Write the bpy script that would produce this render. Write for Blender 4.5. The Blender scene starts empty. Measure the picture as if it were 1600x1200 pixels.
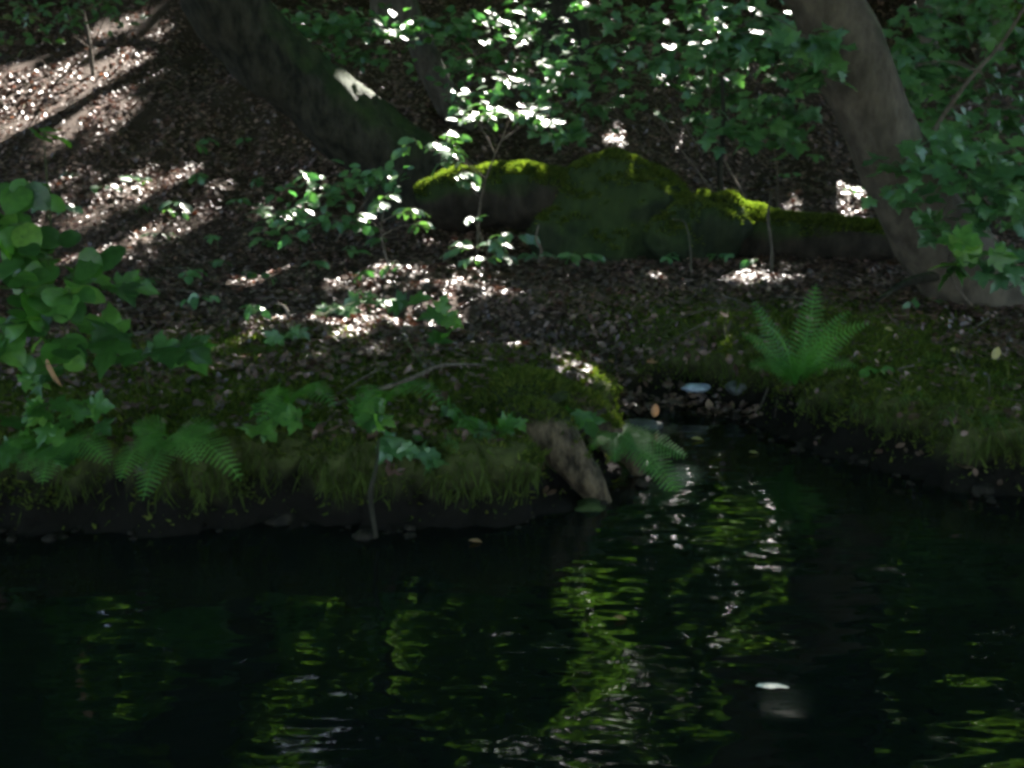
import bpy, math, random
import numpy as np
from mathutils import Vector, Matrix, noise
from mathutils.bvhtree import BVHTree

random.seed(7)
rng = np.random.default_rng(7)
sc = bpy.context.scene
col = sc.collection
R = math.radians

# ------------------------------------------------------------------ camera
CAM_H, PITCH = 1.70, math.atan(400 / 1600)
cam_d = bpy.data.cameras.new("camera")
cam_d.sensor_width, cam_d.lens = 36.0, 36.0
cam_d.clip_start, cam_d.clip_end = 0.05, 400
cam = bpy.data.objects.new("camera", cam_d)
cam.location = (0, 0, CAM_H)
cam.rotation_euler = (math.pi / 2 - PITCH, 0, 0)
col.objects.link(cam)
sc.camera = cam

# ------------------------------------------------------------------ sky, sun, exposure
SUN_EL, SUN_AZ = R(38), R(16)            # in front of the camera, a little to the right
SUN = Vector((math.cos(SUN_EL) * math.sin(SUN_AZ), math.cos(SUN_EL) * math.cos(SUN_AZ), math.sin(SUN_EL)))
world = bpy.data.worlds.new("World")
sc.world = world
world.use_nodes = True
wn = world.node_tree
sky = wn.nodes.new("ShaderNodeTexSky")
sky.sky_type = 'NISHITA'
sky.sun_disc = False
sky.sun_elevation = SUN_EL
sky.sun_rotation = SUN_AZ
wn.links.new(sky.outputs[0], wn.nodes["Background"].inputs[0])
wn.nodes["Background"].inputs[1].default_value = 0.07
sun_d = bpy.data.lights.new("sun", 'SUN')
sun_d.energy, sun_d.angle, sun_d.color = 5.0, R(0.53), (1.0, 0.94, 0.86)
sun = bpy.data.objects.new("sun", sun_d)
sun.rotation_euler = SUN.to_track_quat('Z', 'Y').to_euler()
sun.location = (0, 0, 30)
col.objects.link(sun)
vs = sc.view_settings
vs.view_transform, vs.look, vs.gamma = 'Standard', 'None', 1.0
vs.exposure = 3.9
vs.use_curve_mapping = False
sc.render.engine = 'CYCLES'
cy = sc.cycles
cy.use_denoising = True
cy.max_bounces, cy.diffuse_bounces, cy.glossy_bounces, cy.transmission_bounces = 12, 8, 3, 8
cy.use_adaptive_sampling = True
cy.adaptive_threshold = .02
cy.sample_clamp_indirect = 6.0
cy.filter_width = 3.3

# ------------------------------------------------------------------ helpers
CT, ST = math.cos(PITCH), math.sin(PITCH)

def ray(u, v):
    a, b = (u - 800) / 1600, (600 - v) / 1600
    return Vector((a, CT + b * ST, -ST + b * CT))

def P(u, v, Y):
    d = ray(u, v)
    return Vector((0, 0, CAM_H)) + d * (Y / d.y)

def tag(o, label=None, cat=None, group=None, kind=None):
    for k, val in (("label", label), ("category", cat), ("group", group), ("kind", kind)):
        if val:
            o[k] = val
    return o

def link(name, me, mat=None, parent=None):
    o = bpy.data.objects.new(name, me)
    if mat and me and not me.materials:
        me.materials.append(mat)
    col.objects.link(o)
    if parent:
        o.parent = parent
        o.matrix_parent_inverse = Matrix.Translation(-parent.location)
    return o

def empty(name, loc):
    o = bpy.data.objects.new(name, None)
    o.location = loc
    o.empty_display_size = 0.1
    col.objects.link(o)
    return o

def tri_mesh(name, v, f, smooth=False, rnd=None, attrs=None):
    """v (N,3), f (M,k) arrays -> mesh; rnd: one value for each face"""
    v = np.asarray(v, np.float32); f = np.asarray(f, np.int32)
    me = bpy.data.meshes.new(name)
    k = f.shape[1]
    me.vertices.add(len(v)); me.vertices.foreach_set("co", v.ravel())
    me.loops.add(f.size); me.loops.foreach_set("vertex_index", f.ravel())
    me.polygons.add(len(f))
    me.polygons.foreach_set("loop_start", np.arange(0, f.size, k, dtype=np.int32))
    me.polygons.foreach_set("use_smooth", np.full(len(f), smooth, bool))
    me.update(calc_edges=True)
    if rnd is not None:
        a = me.attributes.new("rnd", 'FLOAT', 'FACE')
        a.data.foreach_set("value", np.asarray(rnd, np.float32))
    for n, arr in (attrs or {}).items():
        a = me.attributes.new(n, 'FLOAT', 'POINT')
        a.data.foreach_set("value", np.asarray(arr, np.float32))
    return me

def scatter(name, tv, tf, mats, locs, rnd=None, smooth=False):
    """joined copies of a template: mats (N,3,3), locs (N,3)"""
    tv = np.asarray(tv, np.float32); tf = np.asarray(tf, np.int32)
    n, k = len(locs), len(tv)
    v = np.einsum('nij,kj->nki', mats, tv) + locs[:, None, :]
    f = tf[None] + (np.arange(n) * k)[:, None, None]
    if rnd is None:
        rnd = rng.random(n)
    return tri_mesh(name, v.reshape(-1, 3), f.reshape(-1, tf.shape[1]), smooth, np.repeat(rnd, len(tf)))

def frames(normals, spin, size):
    """rotation*scale matrices whose z axis is the normal, spun about it"""
    nrm = normals / np.linalg.norm(normals, axis=1, keepdims=True)
    ref = np.where(np.abs(nrm[:, 2:3]) > .95, np.array([[1., 0, 0]]), np.array([[0, 0, 1.]]))
    x = np.cross(ref, nrm); x /= np.linalg.norm(x, axis=1, keepdims=True)
    y = np.cross(nrm, x)
    c, s = np.cos(spin)[:, None], np.sin(spin)[:, None]
    x2, y2 = x * c + y * s, y * c - x * s
    return np.stack([x2, y2, nrm], axis=2) * np.asarray(size)[:, None, None]

def spline(pts, n):
    """Catmull-Rom through pts (tuples of any length), n samples"""
    p = np.array(pts, float)
    p = np.vstack([2 * p[0] - p[1], p, 2 * p[-1] - p[-2]])
    out = []
    m = len(p) - 3
    for i in range(n):
        t = i / (n - 1) * m
        k = min(int(t), m - 1); t -= k
        a, b, c, d = p[k:k + 4]
        out.append(.5 * (2 * b + (c - a) * t + (2 * a - 5 * b + 4 * c - d) * t * t + (3 * b - a - 3 * c + d) * t ** 3))
    return np.array(out)

def tube_arrays(pts, n, seg, rough=0.0, seed=0.0, freq=3.0):
    """pts: (x,y,z,r) control points"""
    s = spline(pts, n)
    c, r = s[:, :3], np.maximum(s[:, 3], 1e-4)
    t = np.gradient(c, axis=0); t /= np.linalg.norm(t, axis=1, keepdims=True)
    up = np.array([0.31, 0.17, 0.93]) if abs(t[0][2]) < .8 else np.array([0.9, 0.3, 0.1])
    v = []
    x = np.cross(up, t[0]); x /= np.linalg.norm(x)
    for i in range(n):
        x = x - t[i] * np.dot(x, t[i]); x /= np.linalg.norm(x)
        y = np.cross(t[i], x)
        for k in range(seg):
            a = 2 * math.pi * k / seg
            d = x * math.cos(a) + y * math.sin(a)
            rr = r[i]
            if rough:
                q = c[i] + d * rr
                rr *= 1 + rough * (noise.noise(Vector(q * freq) + Vector((seed, 0, 0))) + .5 * noise.noise(Vector(q * freq * 3.1) + Vector((seed, 5, 0))))
            v.append(c[i] + d * rr)
    v.append(c[0]); v.append(c[-1])
    f = []
    for i in range(n - 1):
        for k in range(seg):
            a, b = i * seg + k, i * seg + (k + 1) % seg
            f += [(a, b, b + seg), (a, b + seg, a + seg)]
    e = n * seg
    for k in range(seg):
        f.append((e, (k + 1) % seg, k))
        f.append((e + 1, (n - 1) * seg + k, (n - 1) * seg + (k + 1) % seg))
    return np.array(v), np.array(f)

def join_arrays(lst):
    vs_, fs_, o = [], [], 0
    for v, f in lst:
        vs_.append(v); fs_.append(f + o); o += len(v)
    return np.vstack(vs_), np.vstack(fs_)

def tube(name, tubes, mat, parent=None, seg=8, n=None, rough=0.0, freq=3.0):
    arr = [tube_arrays(p, n or max(4, 4 * len(p)), seg, rough, 3.7 * i, freq) for i, p in enumerate(tubes)]
    v, f = join_arrays(arr)
    return link(name, tri_mesh(name, v, f, True), mat, parent)

# ------------------------------------------------------------------ materials
def nodes_of(name):
    m = bpy.data.materials.new(name)
    m.use_nodes = True
    nt = m.node_tree
    return m, nt, nt.nodes["Principled BSDF"], nt.nodes["Material Output"]

def N(nt, typ, **kw):
    n = nt.nodes.new(typ)
    for k, v in kw.items():
        if k.startswith("i_"):
            key = k[2:].replace("_", " ")
            n.inputs[key].default_value = v
        else:
            setattr(n, k, v)
    return n

def ramp(nt, fac, stops):
    r = N(nt, "ShaderNodeValToRGB")
    el = r.color_ramp.elements
    while len(el) < len(stops):
        el.new(.5)
    for e, (p, c) in zip(el, stops):
        e.position, e.color = p, (*c, 1)
    nt.links.new(fac, r.inputs[0])
    return r.outputs[0]

def leaf_material(name, stops, source, rough=.38, trans=.45, tint=(1.0, 1.25, .35), spec=.5):
    m, nt, b, out = nodes_of(name)
    if source == "object":
        fac = N(nt, "ShaderNodeObjectInfo").outputs["Random"]
    else:
        fac = N(nt, "ShaderNodeAttribute", attribute_name="rnd").outputs["Fac"]
    c = ramp(nt, fac, stops)
    geo = N(nt, "ShaderNodeNewGeometry")
    nz = N(nt, "ShaderNodeTexNoise", i_Scale=38.0, i_Detail=2.0)
    nt.links.new(geo.outputs["Position"], nz.inputs["Vector"])
    mx = N(nt, "ShaderNodeMix", data_type='RGBA', blend_type='MULTIPLY')
    mx.inputs[0].default_value = .55
    g = ramp(nt, nz.outputs["Fac"], [(.3, (.6, .6, .55)), (.7, (1.25, 1.2, 1.1))])
    nt.links.new(c, mx.inputs[6]); nt.links.new(g, mx.inputs[7])
    c = mx.outputs[2]
    nt.links.new(c, b.inputs["Base Color"])
    b.inputs["Roughness"].default_value = rough
    b.inputs["Specular IOR Level"].default_value = spec
    tr = N(nt, "ShaderNodeBsdfTranslucent")
    mt = N(nt, "ShaderNodeMix", data_type='RGBA', blend_type='MULTIPLY')
    mt.inputs[0].default_value = 1.0
    mt.inputs[7].default_value = (2.0 * tint[0], 2.0 * tint[1], 2.0 * tint[2], 1)
    nt.links.new(c, mt.inputs[6]); nt.links.new(mt.outputs[2], tr.inputs["Color"])
    ms = N(nt, "ShaderNodeMixShader")
    ms.inputs[0].default_value = trans
    nt.links.new(b.outputs[0], ms.inputs[1]); nt.links.new(tr.outputs[0], ms.inputs[2])
    nt.links.new(ms.outputs[0], out.inputs["Surface"])
    return m

GREENS = [(0.0, (.024, .068, .020)), (.5, (.052, .135, .032)), (.85, (.078, .180, .040)), (1.0, (.130, .235, .045))]
BLUEGREENS = [(0.0, (.032, .090, .034)), (.5, (.046, .120, .038)), (1.0, (.072, .155, .042))]
M = {}
M['leaf'] = leaf_material("broad_leaf", GREENS, "object")
M['leaf_blue'] = leaf_material("shade_leaf", BLUEGREENS, "object", rough=.4, trans=.25, spec=.8, tint=(.8, 1.1, .6))
M['leaf_gloss'] = leaf_material("glossy_leaf", [(0, (.035, .09, .05)), (1, (.07, .13, .07))], "object", rough=.38, trans=.2, spec=.9)
M['foliage'] = leaf_material("foliage_mass", BLUEGREENS, "rnd", rough=.4, trans=.25, spec=.8, tint=(.8, 1.1, .6))
M['fresh'] = leaf_material("fresh_foliage", GREENS, "rnd")
M['canopy'] = leaf_material("canopy_leaf", [(0, (.040, .080, .024)), (.6, (.062, .115, .030)), (1, (.095, .145, .036))], "rnd", rough=.45, trans=.55, tint=(1.0, 1.32, .45))
M['fern'] = leaf_material("fern_green", [(0, (.052, .150, .034)), (1, (.095, .220, .044))], "object", rough=.5, trans=.4)
M['moss'] = leaf_material("moss_blade", [(0, (.030, .042, .012)), (.5, (.056, .078, .018)), (1, (.105, .115, .028))], "rnd", rough=.85, trans=.35, spec=.15)
M['grass'] = leaf_material("grass_blade", [(0, (.04, .09, .022)), (.7, (.07, .125, .03)), (1, (.17, .15, .06))], "rnd", rough=.5, trans=.35)
M['litter'] = leaf_material("dead_leaf", [(0, (.032, .016, .012)), (.5, (.070, .036, .027)), (.85, (.125, .070, .056)), (1, (.24, .150, .128))], "rnd", rough=.45, trans=.10, tint=(1.2, .8, .5), spec=.55)
M['yellow_leaf'] = leaf_material("yellowed_leaf", [(0, (.30, .27, .10)), (1, (.36, .30, .14))], "object", rough=.5, trans=.3, tint=(1, .9, .4))
M['glint_leaf'] = leaf_material("glint_leaf", [(0, (.55, .56, .50)), (1, (.6, .6, .55))], "object", rough=.4, trans=.2, tint=(.5, .5, .4))  # near-white colour for the leaf-shaped sun glint on the water
M['tan_leaf'] = leaf_material("tan_leaf", [(0, (.30, .16, .08)), (1, (.34, .20, .11))], "object", rough=.5, trans=.2, tint=(1, .8, .5))

def bark_material(name, c1, c2, moss_amt, bump=.5, scale=9.0, rough=.85):
    m, nt, b, out = nodes_of(name)
    geo = N(nt, "ShaderNodeNewGeometry")
    mp = N(nt, "ShaderNodeMapping"); mp.inputs["Scale"].default_value = (1, 1, .45)
    nt.links.new(geo.outputs["Position"], mp.inputs["Vector"])
    nz = N(nt, "ShaderNodeTexNoise", i_Scale=scale, i_Detail=7.0, i_Roughness=.65)
    nt.links.new(mp.outputs[0], nz.inputs["Vector"])
    nb = N(nt, "ShaderNodeTexNoise", i_Scale=scale * .22, i_Detail=4.0)
    nt.links.new(geo.outputs["Position"], nb.inputs["Vector"])
    base = ramp(nt, nz.outputs["Fac"], [(.38, c1), (.64, c2)])
    moss = ramp(nt, nz.outputs["Fac"], [(.3, (.010, .018, .007)), (.75, (.034, .050, .015))])
    sep = N(nt, "ShaderNodeSeparateXYZ"); nt.links.new(geo.outputs["Normal"], sep.inputs[0])
    ad = N(nt, "ShaderNodeMath", operation='MULTIPLY_ADD'); ad.inputs[1].default_value = .45
    nt.links.new(sep.outputs["Z"], ad.inputs[0]); nt.links.new(nb.outputs["Fac"], ad.inputs[2])
    fac = ramp(nt, ad.outputs[0], [(max(0.0, .72 - moss_amt), (0, 0, 0)), (max(.02, .92 - moss_amt), (1, 1, 1))])
    mx = N(nt, "ShaderNodeMix", data_type='RGBA')
    nt.links.new(fac, mx.inputs[0]); nt.links.new(base, mx.inputs[6]); nt.links.new(moss, mx.inputs[7])
    nt.links.new(mx.outputs[2], b.inputs["Base Color"])
    b.inputs["Roughness"].default_value = rough
    b.inputs["Specular IOR Level"].default_value = .5 if rough < .5 else .12
    bp = N(nt, "ShaderNodeBump"); bp.inputs["Strength"].default_value = bump; bp.inputs["Distance"].default_value = .06
    nt.links.new(nz.outputs["Fac"], bp.inputs["Height"]); nt.links.new(bp.outputs[0], b.inputs["Normal"])
    return m

M['bark_dark'] = bark_material("mossy_dark_bark", (.008, .008, .006), (.034, .031, .022), .06, bump=.9)
M['bark_grey'] = bark_material("smooth_grey_bark", (.040, .033, .025), (.090, .074, .056), .0, bump=.45)
M['bark_far'] = bark_material("far_bark", (.035, .030, .024), (.085, .075, .060), .1)
M['bark_stump'] = bark_material("wet_root_bark", (.020, .015, .010), (.125, .092, .058), .04, bump=1.0, scale=20, rough=.6)
M['twig'] = bark_material("twig_bark", (.055, .042, .032), (.15, .125, .10), -.2, scale=30)
M['stem'] = bark_material("green_stem", (.035, .045, .02), (.08, .085, .04), -.2, scale=30)
M['mossy_stone'] = bark_material("moss_covered_stone", (.009, .013, .007), (.024, .032, .016), .24, bump=.9, scale=7)
M['log'] = bark_material("moss_covered_log", (.012, .010, .008), (.032, .026, .02), .22, bump=.9, scale=8)
M['mud'] = bark_material("wet_mud", (.007, .006, .005), (.022, .019, .014), -.3, scale=24)
M['stone'] = bark_material("wet_stone", (.030, .033, .033), (.085, .092, .092), -.25, bump=.5, scale=14, rough=.52)
M['pale_stone'] = bark_material("pale_wet_stone", (.16, .19, .24), (.36, .41, .50), -.5, bump=.3, scale=10, rough=.25)

def ground_material():
    m, nt, b, out = nodes_of("forest_floor")
    geo = N(nt, "ShaderNodeNewGeometry")
    n1 = N(nt, "ShaderNodeTexNoise", i_Scale=22.0, i_Detail=8.0, i_Roughness=.7)
    n2 = N(nt, "ShaderNodeTexVoronoi", i_Scale=26.0)
    n3 = N(nt, "ShaderNodeTexNoise", i_Scale=5.0, i_Detail=5.0)
    for n in (n1, n2, n3):
        nt.links.new(geo.outputs["Position"], n.inputs["Vector"])
    soil = ramp(nt, n1.outputs["Fac"], [(.3, (.016, .011, .008)), (.7, (.060, .040, .027))])
    moss = ramp(nt, n1.outputs["Fac"], [(.28, (.026, .030, .012)), (.75, (.078, .090, .028))])
    at = N(nt, "ShaderNodeAttribute", attribute_name="moss")
    ad = N(nt, "ShaderNodeMath", operation='ADD')
    nt.links.new(at.outputs["Fac"], ad.inputs[0]); nt.links.new(n3.outputs["Fac"], ad.inputs[1])
    fac = ramp(nt, ad.outputs[0], [(.82, (0, 0, 0)), (1.05, (1, 1, 1))])
    mx = N(nt, "ShaderNodeMix", data_type='RGBA')
    nt.links.new(fac, mx.inputs[0]); nt.links.new(soil, mx.inputs[6]); nt.links.new(moss, mx.inputs[7])
    nt.links.new(mx.outputs[2], b.inputs["Base Color"])
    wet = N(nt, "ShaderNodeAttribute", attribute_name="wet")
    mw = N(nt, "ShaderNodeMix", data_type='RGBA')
    mw.inputs[7].default_value = (.006, .0052, .004, 1)  # near-black for damp soil and the undercut's shade, painted together
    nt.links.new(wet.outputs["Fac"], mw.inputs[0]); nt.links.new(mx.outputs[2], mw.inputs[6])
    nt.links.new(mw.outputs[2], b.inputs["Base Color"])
    b.inputs["Roughness"].default_value = .9
    b.inputs["Specular IOR Level"].default_value = .1
    bp = N(nt, "ShaderNodeBump"); bp.inputs["Strength"].default_value = .9; bp.inputs["Distance"].default_value = .03
    nt.links.new(n1.outputs["Fac"], bp.inputs["Height"]); nt.links.new(bp.outputs[0], b.inputs["Normal"])
    return m
M['ground'] = ground_material()

def water_material():
    m, nt, b, out = nodes_of("dark_pond_water")
    b.inputs["Base Color"].default_value = (.0044, .0070, .0060, 1)
    b.inputs["Roughness"].default_value = .035
    b.inputs["IOR"].default_value = 1.333
    geo = N(nt, "ShaderNodeNewGeometry")
    mp = N(nt, "ShaderNodeMapping"); mp.inputs["Scale"].default_value = (.9, .95, 1)
    nt.links.new(geo.outputs["Position"], mp.inputs["Vector"])
    a = N(nt, "ShaderNodeTexNoise", i_Scale=1.9, i_Detail=1.0, i_Distortion=.15)
    c = N(nt, "ShaderNodeTexNoise", i_Scale=8.5, i_Detail=1.5, i_Distortion=.1)
    mp2 = N(nt, "ShaderNodeMapping"); mp2.inputs["Scale"].default_value = (.5, 1.25, 1)
    nt.links.new(geo.outputs["Position"], mp2.inputs["Vector"])
    nt.links.new(mp.outputs[0], a.inputs["Vector"]); nt.links.new(mp2.outputs[0], c.inputs["Vector"])
    b1 = N(nt, "ShaderNodeBump"); b1.inputs["Strength"].default_value = 1.0; b1.inputs["Distance"].default_value = .024
    b2 = N(nt, "ShaderNodeBump"); b2.inputs["Strength"].default_value = 1.0; b2.inputs["Distance"].default_value = .0048
    nt.links.new(a.outputs["Fac"], b1.inputs["Height"])
    nt.links.new(c.outputs["Fac"], b2.inputs["Height"])
    nt.links.new(b1.outputs[0], b2.inputs["Normal"])
    nt.links.new(b2.outputs[0], b.inputs["Normal"])
    return m
M['water'] = water_material()

# ------------------------------------------------------------------ terrain
SHORE = [(-45, 3.4), (-12, 3.7), (-6, 3.95), (-3.2, 4.02), (-2.2, 4.16), (-1.5, 4.12), (-1.1, 4.20), (-.6, 4.14), (-.3, 4.22), (.08, 4.25),
         (.34, 4.45), (.52, 4.75), (.60, 5.1), (.58, 5.6), (.62, 5.95), (.85, 6.12), (1.1, 6.15), (1.42, 5.92), (1.50, 5.5), (1.68, 5.13), (2.03, 4.78),
         (2.37, 4.50), (3.0, 4.25), (4.0, 3.95), (7, 3.6), (45, 3.0)]
shore = np.array(SHORE)
seglen = np.linalg.norm(np.diff(shore, axis=0), axis=1)
fine = []
for i in range(len(shore) - 1):
    k = max(2, int(seglen[i] / .06)) if abs(shore[i][0]) < 12 else 6
    for j in range(k):
        p = shore[i] + (shore[i + 1] - shore[i]) * j / k
        w = .10 * noise.noise(Vector((p[0] * 3.1, p[1] * 3.1, 0))) + .06 * noise.noise(Vector((p[0] * 9, p[1] * 9, 4)))
        fine.append((p[0] + w * .5, p[1] + w))
fine = np.array(fine)
poly = np.vstack([fine, [(45, -60), (-45, -60)]])

def inside_water(x, y):
    c = np.zeros(x.shape, bool)
    j = len(poly) - 1
    for i in range(len(poly)):
        xi, yi = poly[i]; xj, yj = poly[j]
        if yi != yj:
            hit = ((yi > y) != (yj > y)) & (x < (xj - xi) * (y - yi) / (yj - yi) + xi)
            c ^= hit
        j = i
    return c

def shore_dist(x, y):
    q = np.stack([x, y], -1).reshape(-1, 2)
    d = np.empty(len(q)); near = np.empty(len(q), int)
    for s in range(0, len(q), 20000):
        dd = ((q[s:s + 20000, None, :] - fine[None]) ** 2).sum(-1)
        near[s:s + 20000] = dd.argmin(1)
        d[s:s + 20000] = np.sqrt(dd.min(1))
    return d.reshape(x.shape), near.reshape(x.shape)

def sstep(a, b, t):
    t = np.clip((t - a) / (b - a), 0, 1)
    return t * t * (3 - 2 * t)

def axis_coords(lo, hi, flo, fhi, fs, cs):
    a = list(np.arange(flo, fhi, fs))
    s, p = fs, a[-1]
    while p < hi:
        s = min(s * 1.16, cs); p += s; a.append(p)
    s, p = fs, a[0]
    while p > lo:
        s = min(s * 1.16, cs); p -= s; a.insert(0, p)
    return np.array(a)

gx = axis_coords(-70, 70, -3.6, 4.2, .05, 2.2)
gy = axis_coords(-40, 90, 3.7, 8.2, .05, 2.2)
X, Y = np.meshgrid(gx, gy)
D, NEAR = shore_dist(X, Y)
WAT = inside_water(X, Y)
D = np.where(WAT, -D, D)
GUL = spline([(1.05, 5.9), (.75, 6.35), (.35, 6.75), (-.1, 7.05), (-.8, 7.35), (-1.9, 7.6), (-3.4, 7.7)], 50)
gd = np.sqrt(((np.stack([X, Y], -1).reshape(-1, 2)[:, None] - GUL[None]) ** 2).sum(-1))
gi = gd.argmin(1).reshape(X.shape) / 49.0
gd = gd.min(1).reshape(X.shape)

nz1 = np.array([noise.fractal(Vector((x * .55, y * .55, 1.3)), 1.0, 2.0, 4) for x, y in zip(X.ravel(), Y.ravel())]).reshape(X.shape)
nz2 = np.array([noise.fractal(Vector((x * 3.0, y * 3.0, 7.3)), 1.0, 2.0, 4) for x, y in zip(X.ravel(), Y.ravel())]).reshape(X.shape)
right = sstep(.9, 1.6, X)
H = .36 - .05 * right + .028 * (Y - 4.2) + .10 * nz1 * sstep(5, 10, Y)
H += .12 * np.exp(-((X - 1.75) / .75) ** 2 - ((Y - 6.7) / .42) ** 2)           # mossy mound behind the right fern
H += .05 * np.exp(-((X + .35) / .6) ** 2 - ((Y - 5.3) / .5) ** 2)
hy = Y - (9.9 + .10 * X)
H += .37 * np.where(hy > 0, hy * hy / (hy + 1.5), 0)
H += .35 * nz1 * sstep(10, 16, Y)
H = H - (H - (.05 + .28 * gi)) * np.exp(-(gd / .36) ** 2) * sstep(6.0, 5.2, 6.2 - gd * 0 - 0 * Y) if False else H - (H - (.04 + .30 * gi)) * np.exp(-(gd / .38) ** 2) * (1 - sstep(.75, 1.0, gi))
H *= 1 - .80 * np.exp(-((X - .36) / .32) ** 2 - ((Y - 4.72) / .55) ** 2)
bw = .27 + .12 * right + .25 * np.exp(-((X - .9) / .45) ** 2 - ((Y - 6.2) / .4) ** 2)
rise = sstep(-.02, 1, np.clip(D, 0, None) / bw)
Z = np.where(D > 0, .0 + H * rise, -.55 * sstep(0, 1.0, -D) - .03)
Z += np.where(D > -.05, .030 * nz2 * (.4 + rise), 0)
nz3 = np.array([noise.fractal(Vector((x * 8.0, y * 8.0, 3.3)), 1.0, 2.0, 3) for x, y in zip(X.ravel(), Y.ravel())]).reshape(X.shape)
# the lip overhangs the water: shift the upper part of the bank outward
nearp = fine[NEAR]
gxv, gyv = nearp[..., 0] - X, nearp[..., 1] - Y
gl = np.sqrt(gxv ** 2 + gyv ** 2) + 1e-6
over = .24 * (1 - .4 * right) * sstep(.10, .30, Z) * np.exp(-np.clip(D, 0, None) / .45) * (D > 0)
over *= np.clip(.8 + .8 * nz2 + .5 * nz3, .2, 1.5)
over += np.where((D > 0) & (D < .4), .04 * nz3, 0)
for q_ in np.argwhere((D > 0) & (D < .45) & (np.abs(X) < 5)):
    i_, j_ = q_
    over[i_, j_] += .09 * noise.fractal(Vector((X[i_, j_] * 5, Y[i_, j_] * 5, Z[i_, j_] * 16)), 1.0, 2.0, 4)
XS, YS = X + gxv / gl * over, Y + gyv / gl * over
mossm = sstep(-.05, .1, D) * (1 - sstep(1.0, 2.1, D + .5 * nz2))
mossm = np.where((gd < .40) & (gi > .02), mossm * .25, mossm)
mossm *= 1 - .9 * sstep(4.9, 6.5, Y) * (1 - right)
mossm = np.maximum(mossm, .95 * np.exp(-((X - 1.9) / 1.3) ** 2 - ((Y - 6.8) / .9) ** 2))
mossm = np.maximum(mossm, .7 * np.exp(-((X + 1.9) / 1.2) ** 2 - ((Y - 5.9) / .8) ** 2))
wet_shade = (1 - sstep(.12, .30, Z + .08 * nz2)) * sstep(1.1, .5, D) if False else (1 - sstep(.14, .27, Z + .12 * nz2)) * (1 - sstep(.22, .6, D))  # damp soil plus painted undercut shade along the bank foot
ny, nx = X.shape
idx = np.arange(nx * ny).reshape(ny, nx)
quads = np.stack([idx[:-1, :-1], idx[:-1, 1:], idx[1:, 1:], idx[1:, :-1]], -1).reshape(-1, 4)
TV = np.stack([XS, YS, Z], -1).reshape(-1, 3)
ground = link("ground", tri_mesh("ground", TV, quads, True, attrs={"moss": mossm.ravel() * .75, "wet": wet_shade.ravel()}), M['ground'])
tag(ground, kind="structure")
BVH = BVHTree.FromPolygons([tuple(v) for v in TV], [tuple(q) for q in quads])

def drop(x, y):
    h = BVH.ray_cast(Vector((x, y, 60)), Vector((0, 0, -1)))
    return h[0], h[1]

def gnd(u, v):
    h = BVH.ray_cast(Vector((0, 0, CAM_H)), ray(u, v).normalized())
    return h[0]

wv = np.array([(-70, -40, 0), (70, -40, 0), (70, 14, 0), (-70, 14, 0)], float)
wx, wy = np.linspace(-60, 60, 40), np.linspace(-38, 7.2, 24)
WX, WY = np.meshgrid(wx, wy)
wi = np.arange(WX.size).reshape(WX.shape)
wq = np.stack([wi[:-1, :-1], wi[:-1, 1:], wi[1:, 1:], wi[1:, :-1]], -1).reshape(-1, 4)
water = link("water", tri_mesh("water", np.stack([WX, WY, 0 * WX], -1).reshape(-1, 3), wq, True), M['water'])
tag(water, kind="structure")

def field(x, y):
    """(distance to the shore, gully distance) at one point, by grid look-up"""
    i = min(len(gy) - 1, int(np.searchsorted(gy, y))); j = min(len(gx) - 1, int(np.searchsorted(gx, x)))
    return D[i, j], gd[i, j], mossm[i, j], nz2[i, j]

# ------------------------------------------------------------------ leaf shapes (base at the origin, tip along +y)
def fan(outline, center, cup=.25, droop=.2):
    half = outline
    pts = [(0, 0)] + half + [(0, 1.0)] + [(-x, y) for x, y in reversed(half)]
    v = [(center[0], center[1], 0)] + [(x, y, 0) for x, y in pts]
    v = [(x, y, cup * abs(x) - droop * y * y + .03 * math.sin(9 * x + 5 * y)) for x, y, z in v]
    n = len(pts)
    f = [(0, 1 + i, 1 + (i + 1) % n) for i in range(n)]
    # fold along the midrib: the centre vertex lies on it
    return np.array(v), np.array(f)

OVAL = fan([(.14, .08), (.27, .28), (.31, .5), (.25, .74), (.12, .92)], (0, .5), .22, .18)
ROUND = fan([(.22, .03), (.40, .22), (.47, .5), (.38, .78), (.17, .95)], (0, .5), .20, .16)
MAPLE = fan([(.17, -.08), (.42, -.02), (.31, .12), (.44, .20), (.64, .50), (.47, .47), (.36, .53), (.25, .50), (.27, .72), (.13, .82)], (0, .32), .12, .28)
LANCE = fan([(.05, .1), (.09, .35), (.08, .65), (.04, .88)], (0, .5), .3, .35)
def variants(base, name, mat, n=3):
    out = []
    for i in range(n):
        v, f = base
        v = v.copy()
        v[:, 2] += (rng.random(len(v)) - .5) * .05 + (i - 1) * .12 * v[:, 1] ** 2 + .10 * (i - 1) * v[:, 0]
        v[:, 0] *= 1 + .12 * (i - 1)
        me = tri_mesh(name, v, f, True)
        me.materials.append(mat)
        out.append(me)
    return out
LEAF = {
    'oval': variants(OVAL, "oval_leaf", M['leaf_blue']), 'oval_gloss': variants(OVAL, "glossy_leaf", M['leaf_gloss']),
    'round': variants(ROUND, "round_leaf", M['leaf']), 'maple': variants(MAPLE, "lobed_leaf", M['leaf']),
    'maple_blue': variants(MAPLE, "shade_lobed_leaf", M['leaf_blue']), 'yellow': variants(OVAL, "yellow_leaf", M['yellow_leaf']),
    'pale': variants([np.array(LANCE[0]) * np.array([1.1, 1, .3]), LANCE[1]], "glint_leaf", M['glint_leaf']), 'tan_narrow': variants(LANCE, "narrow_tan_leaf", M['tan_leaf']), 'tan': variants(OVAL, "tan_leaf", M['tan_leaf']), 'lance': variants(LANCE, "narrow_leaf", M['leaf']),
}

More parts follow.
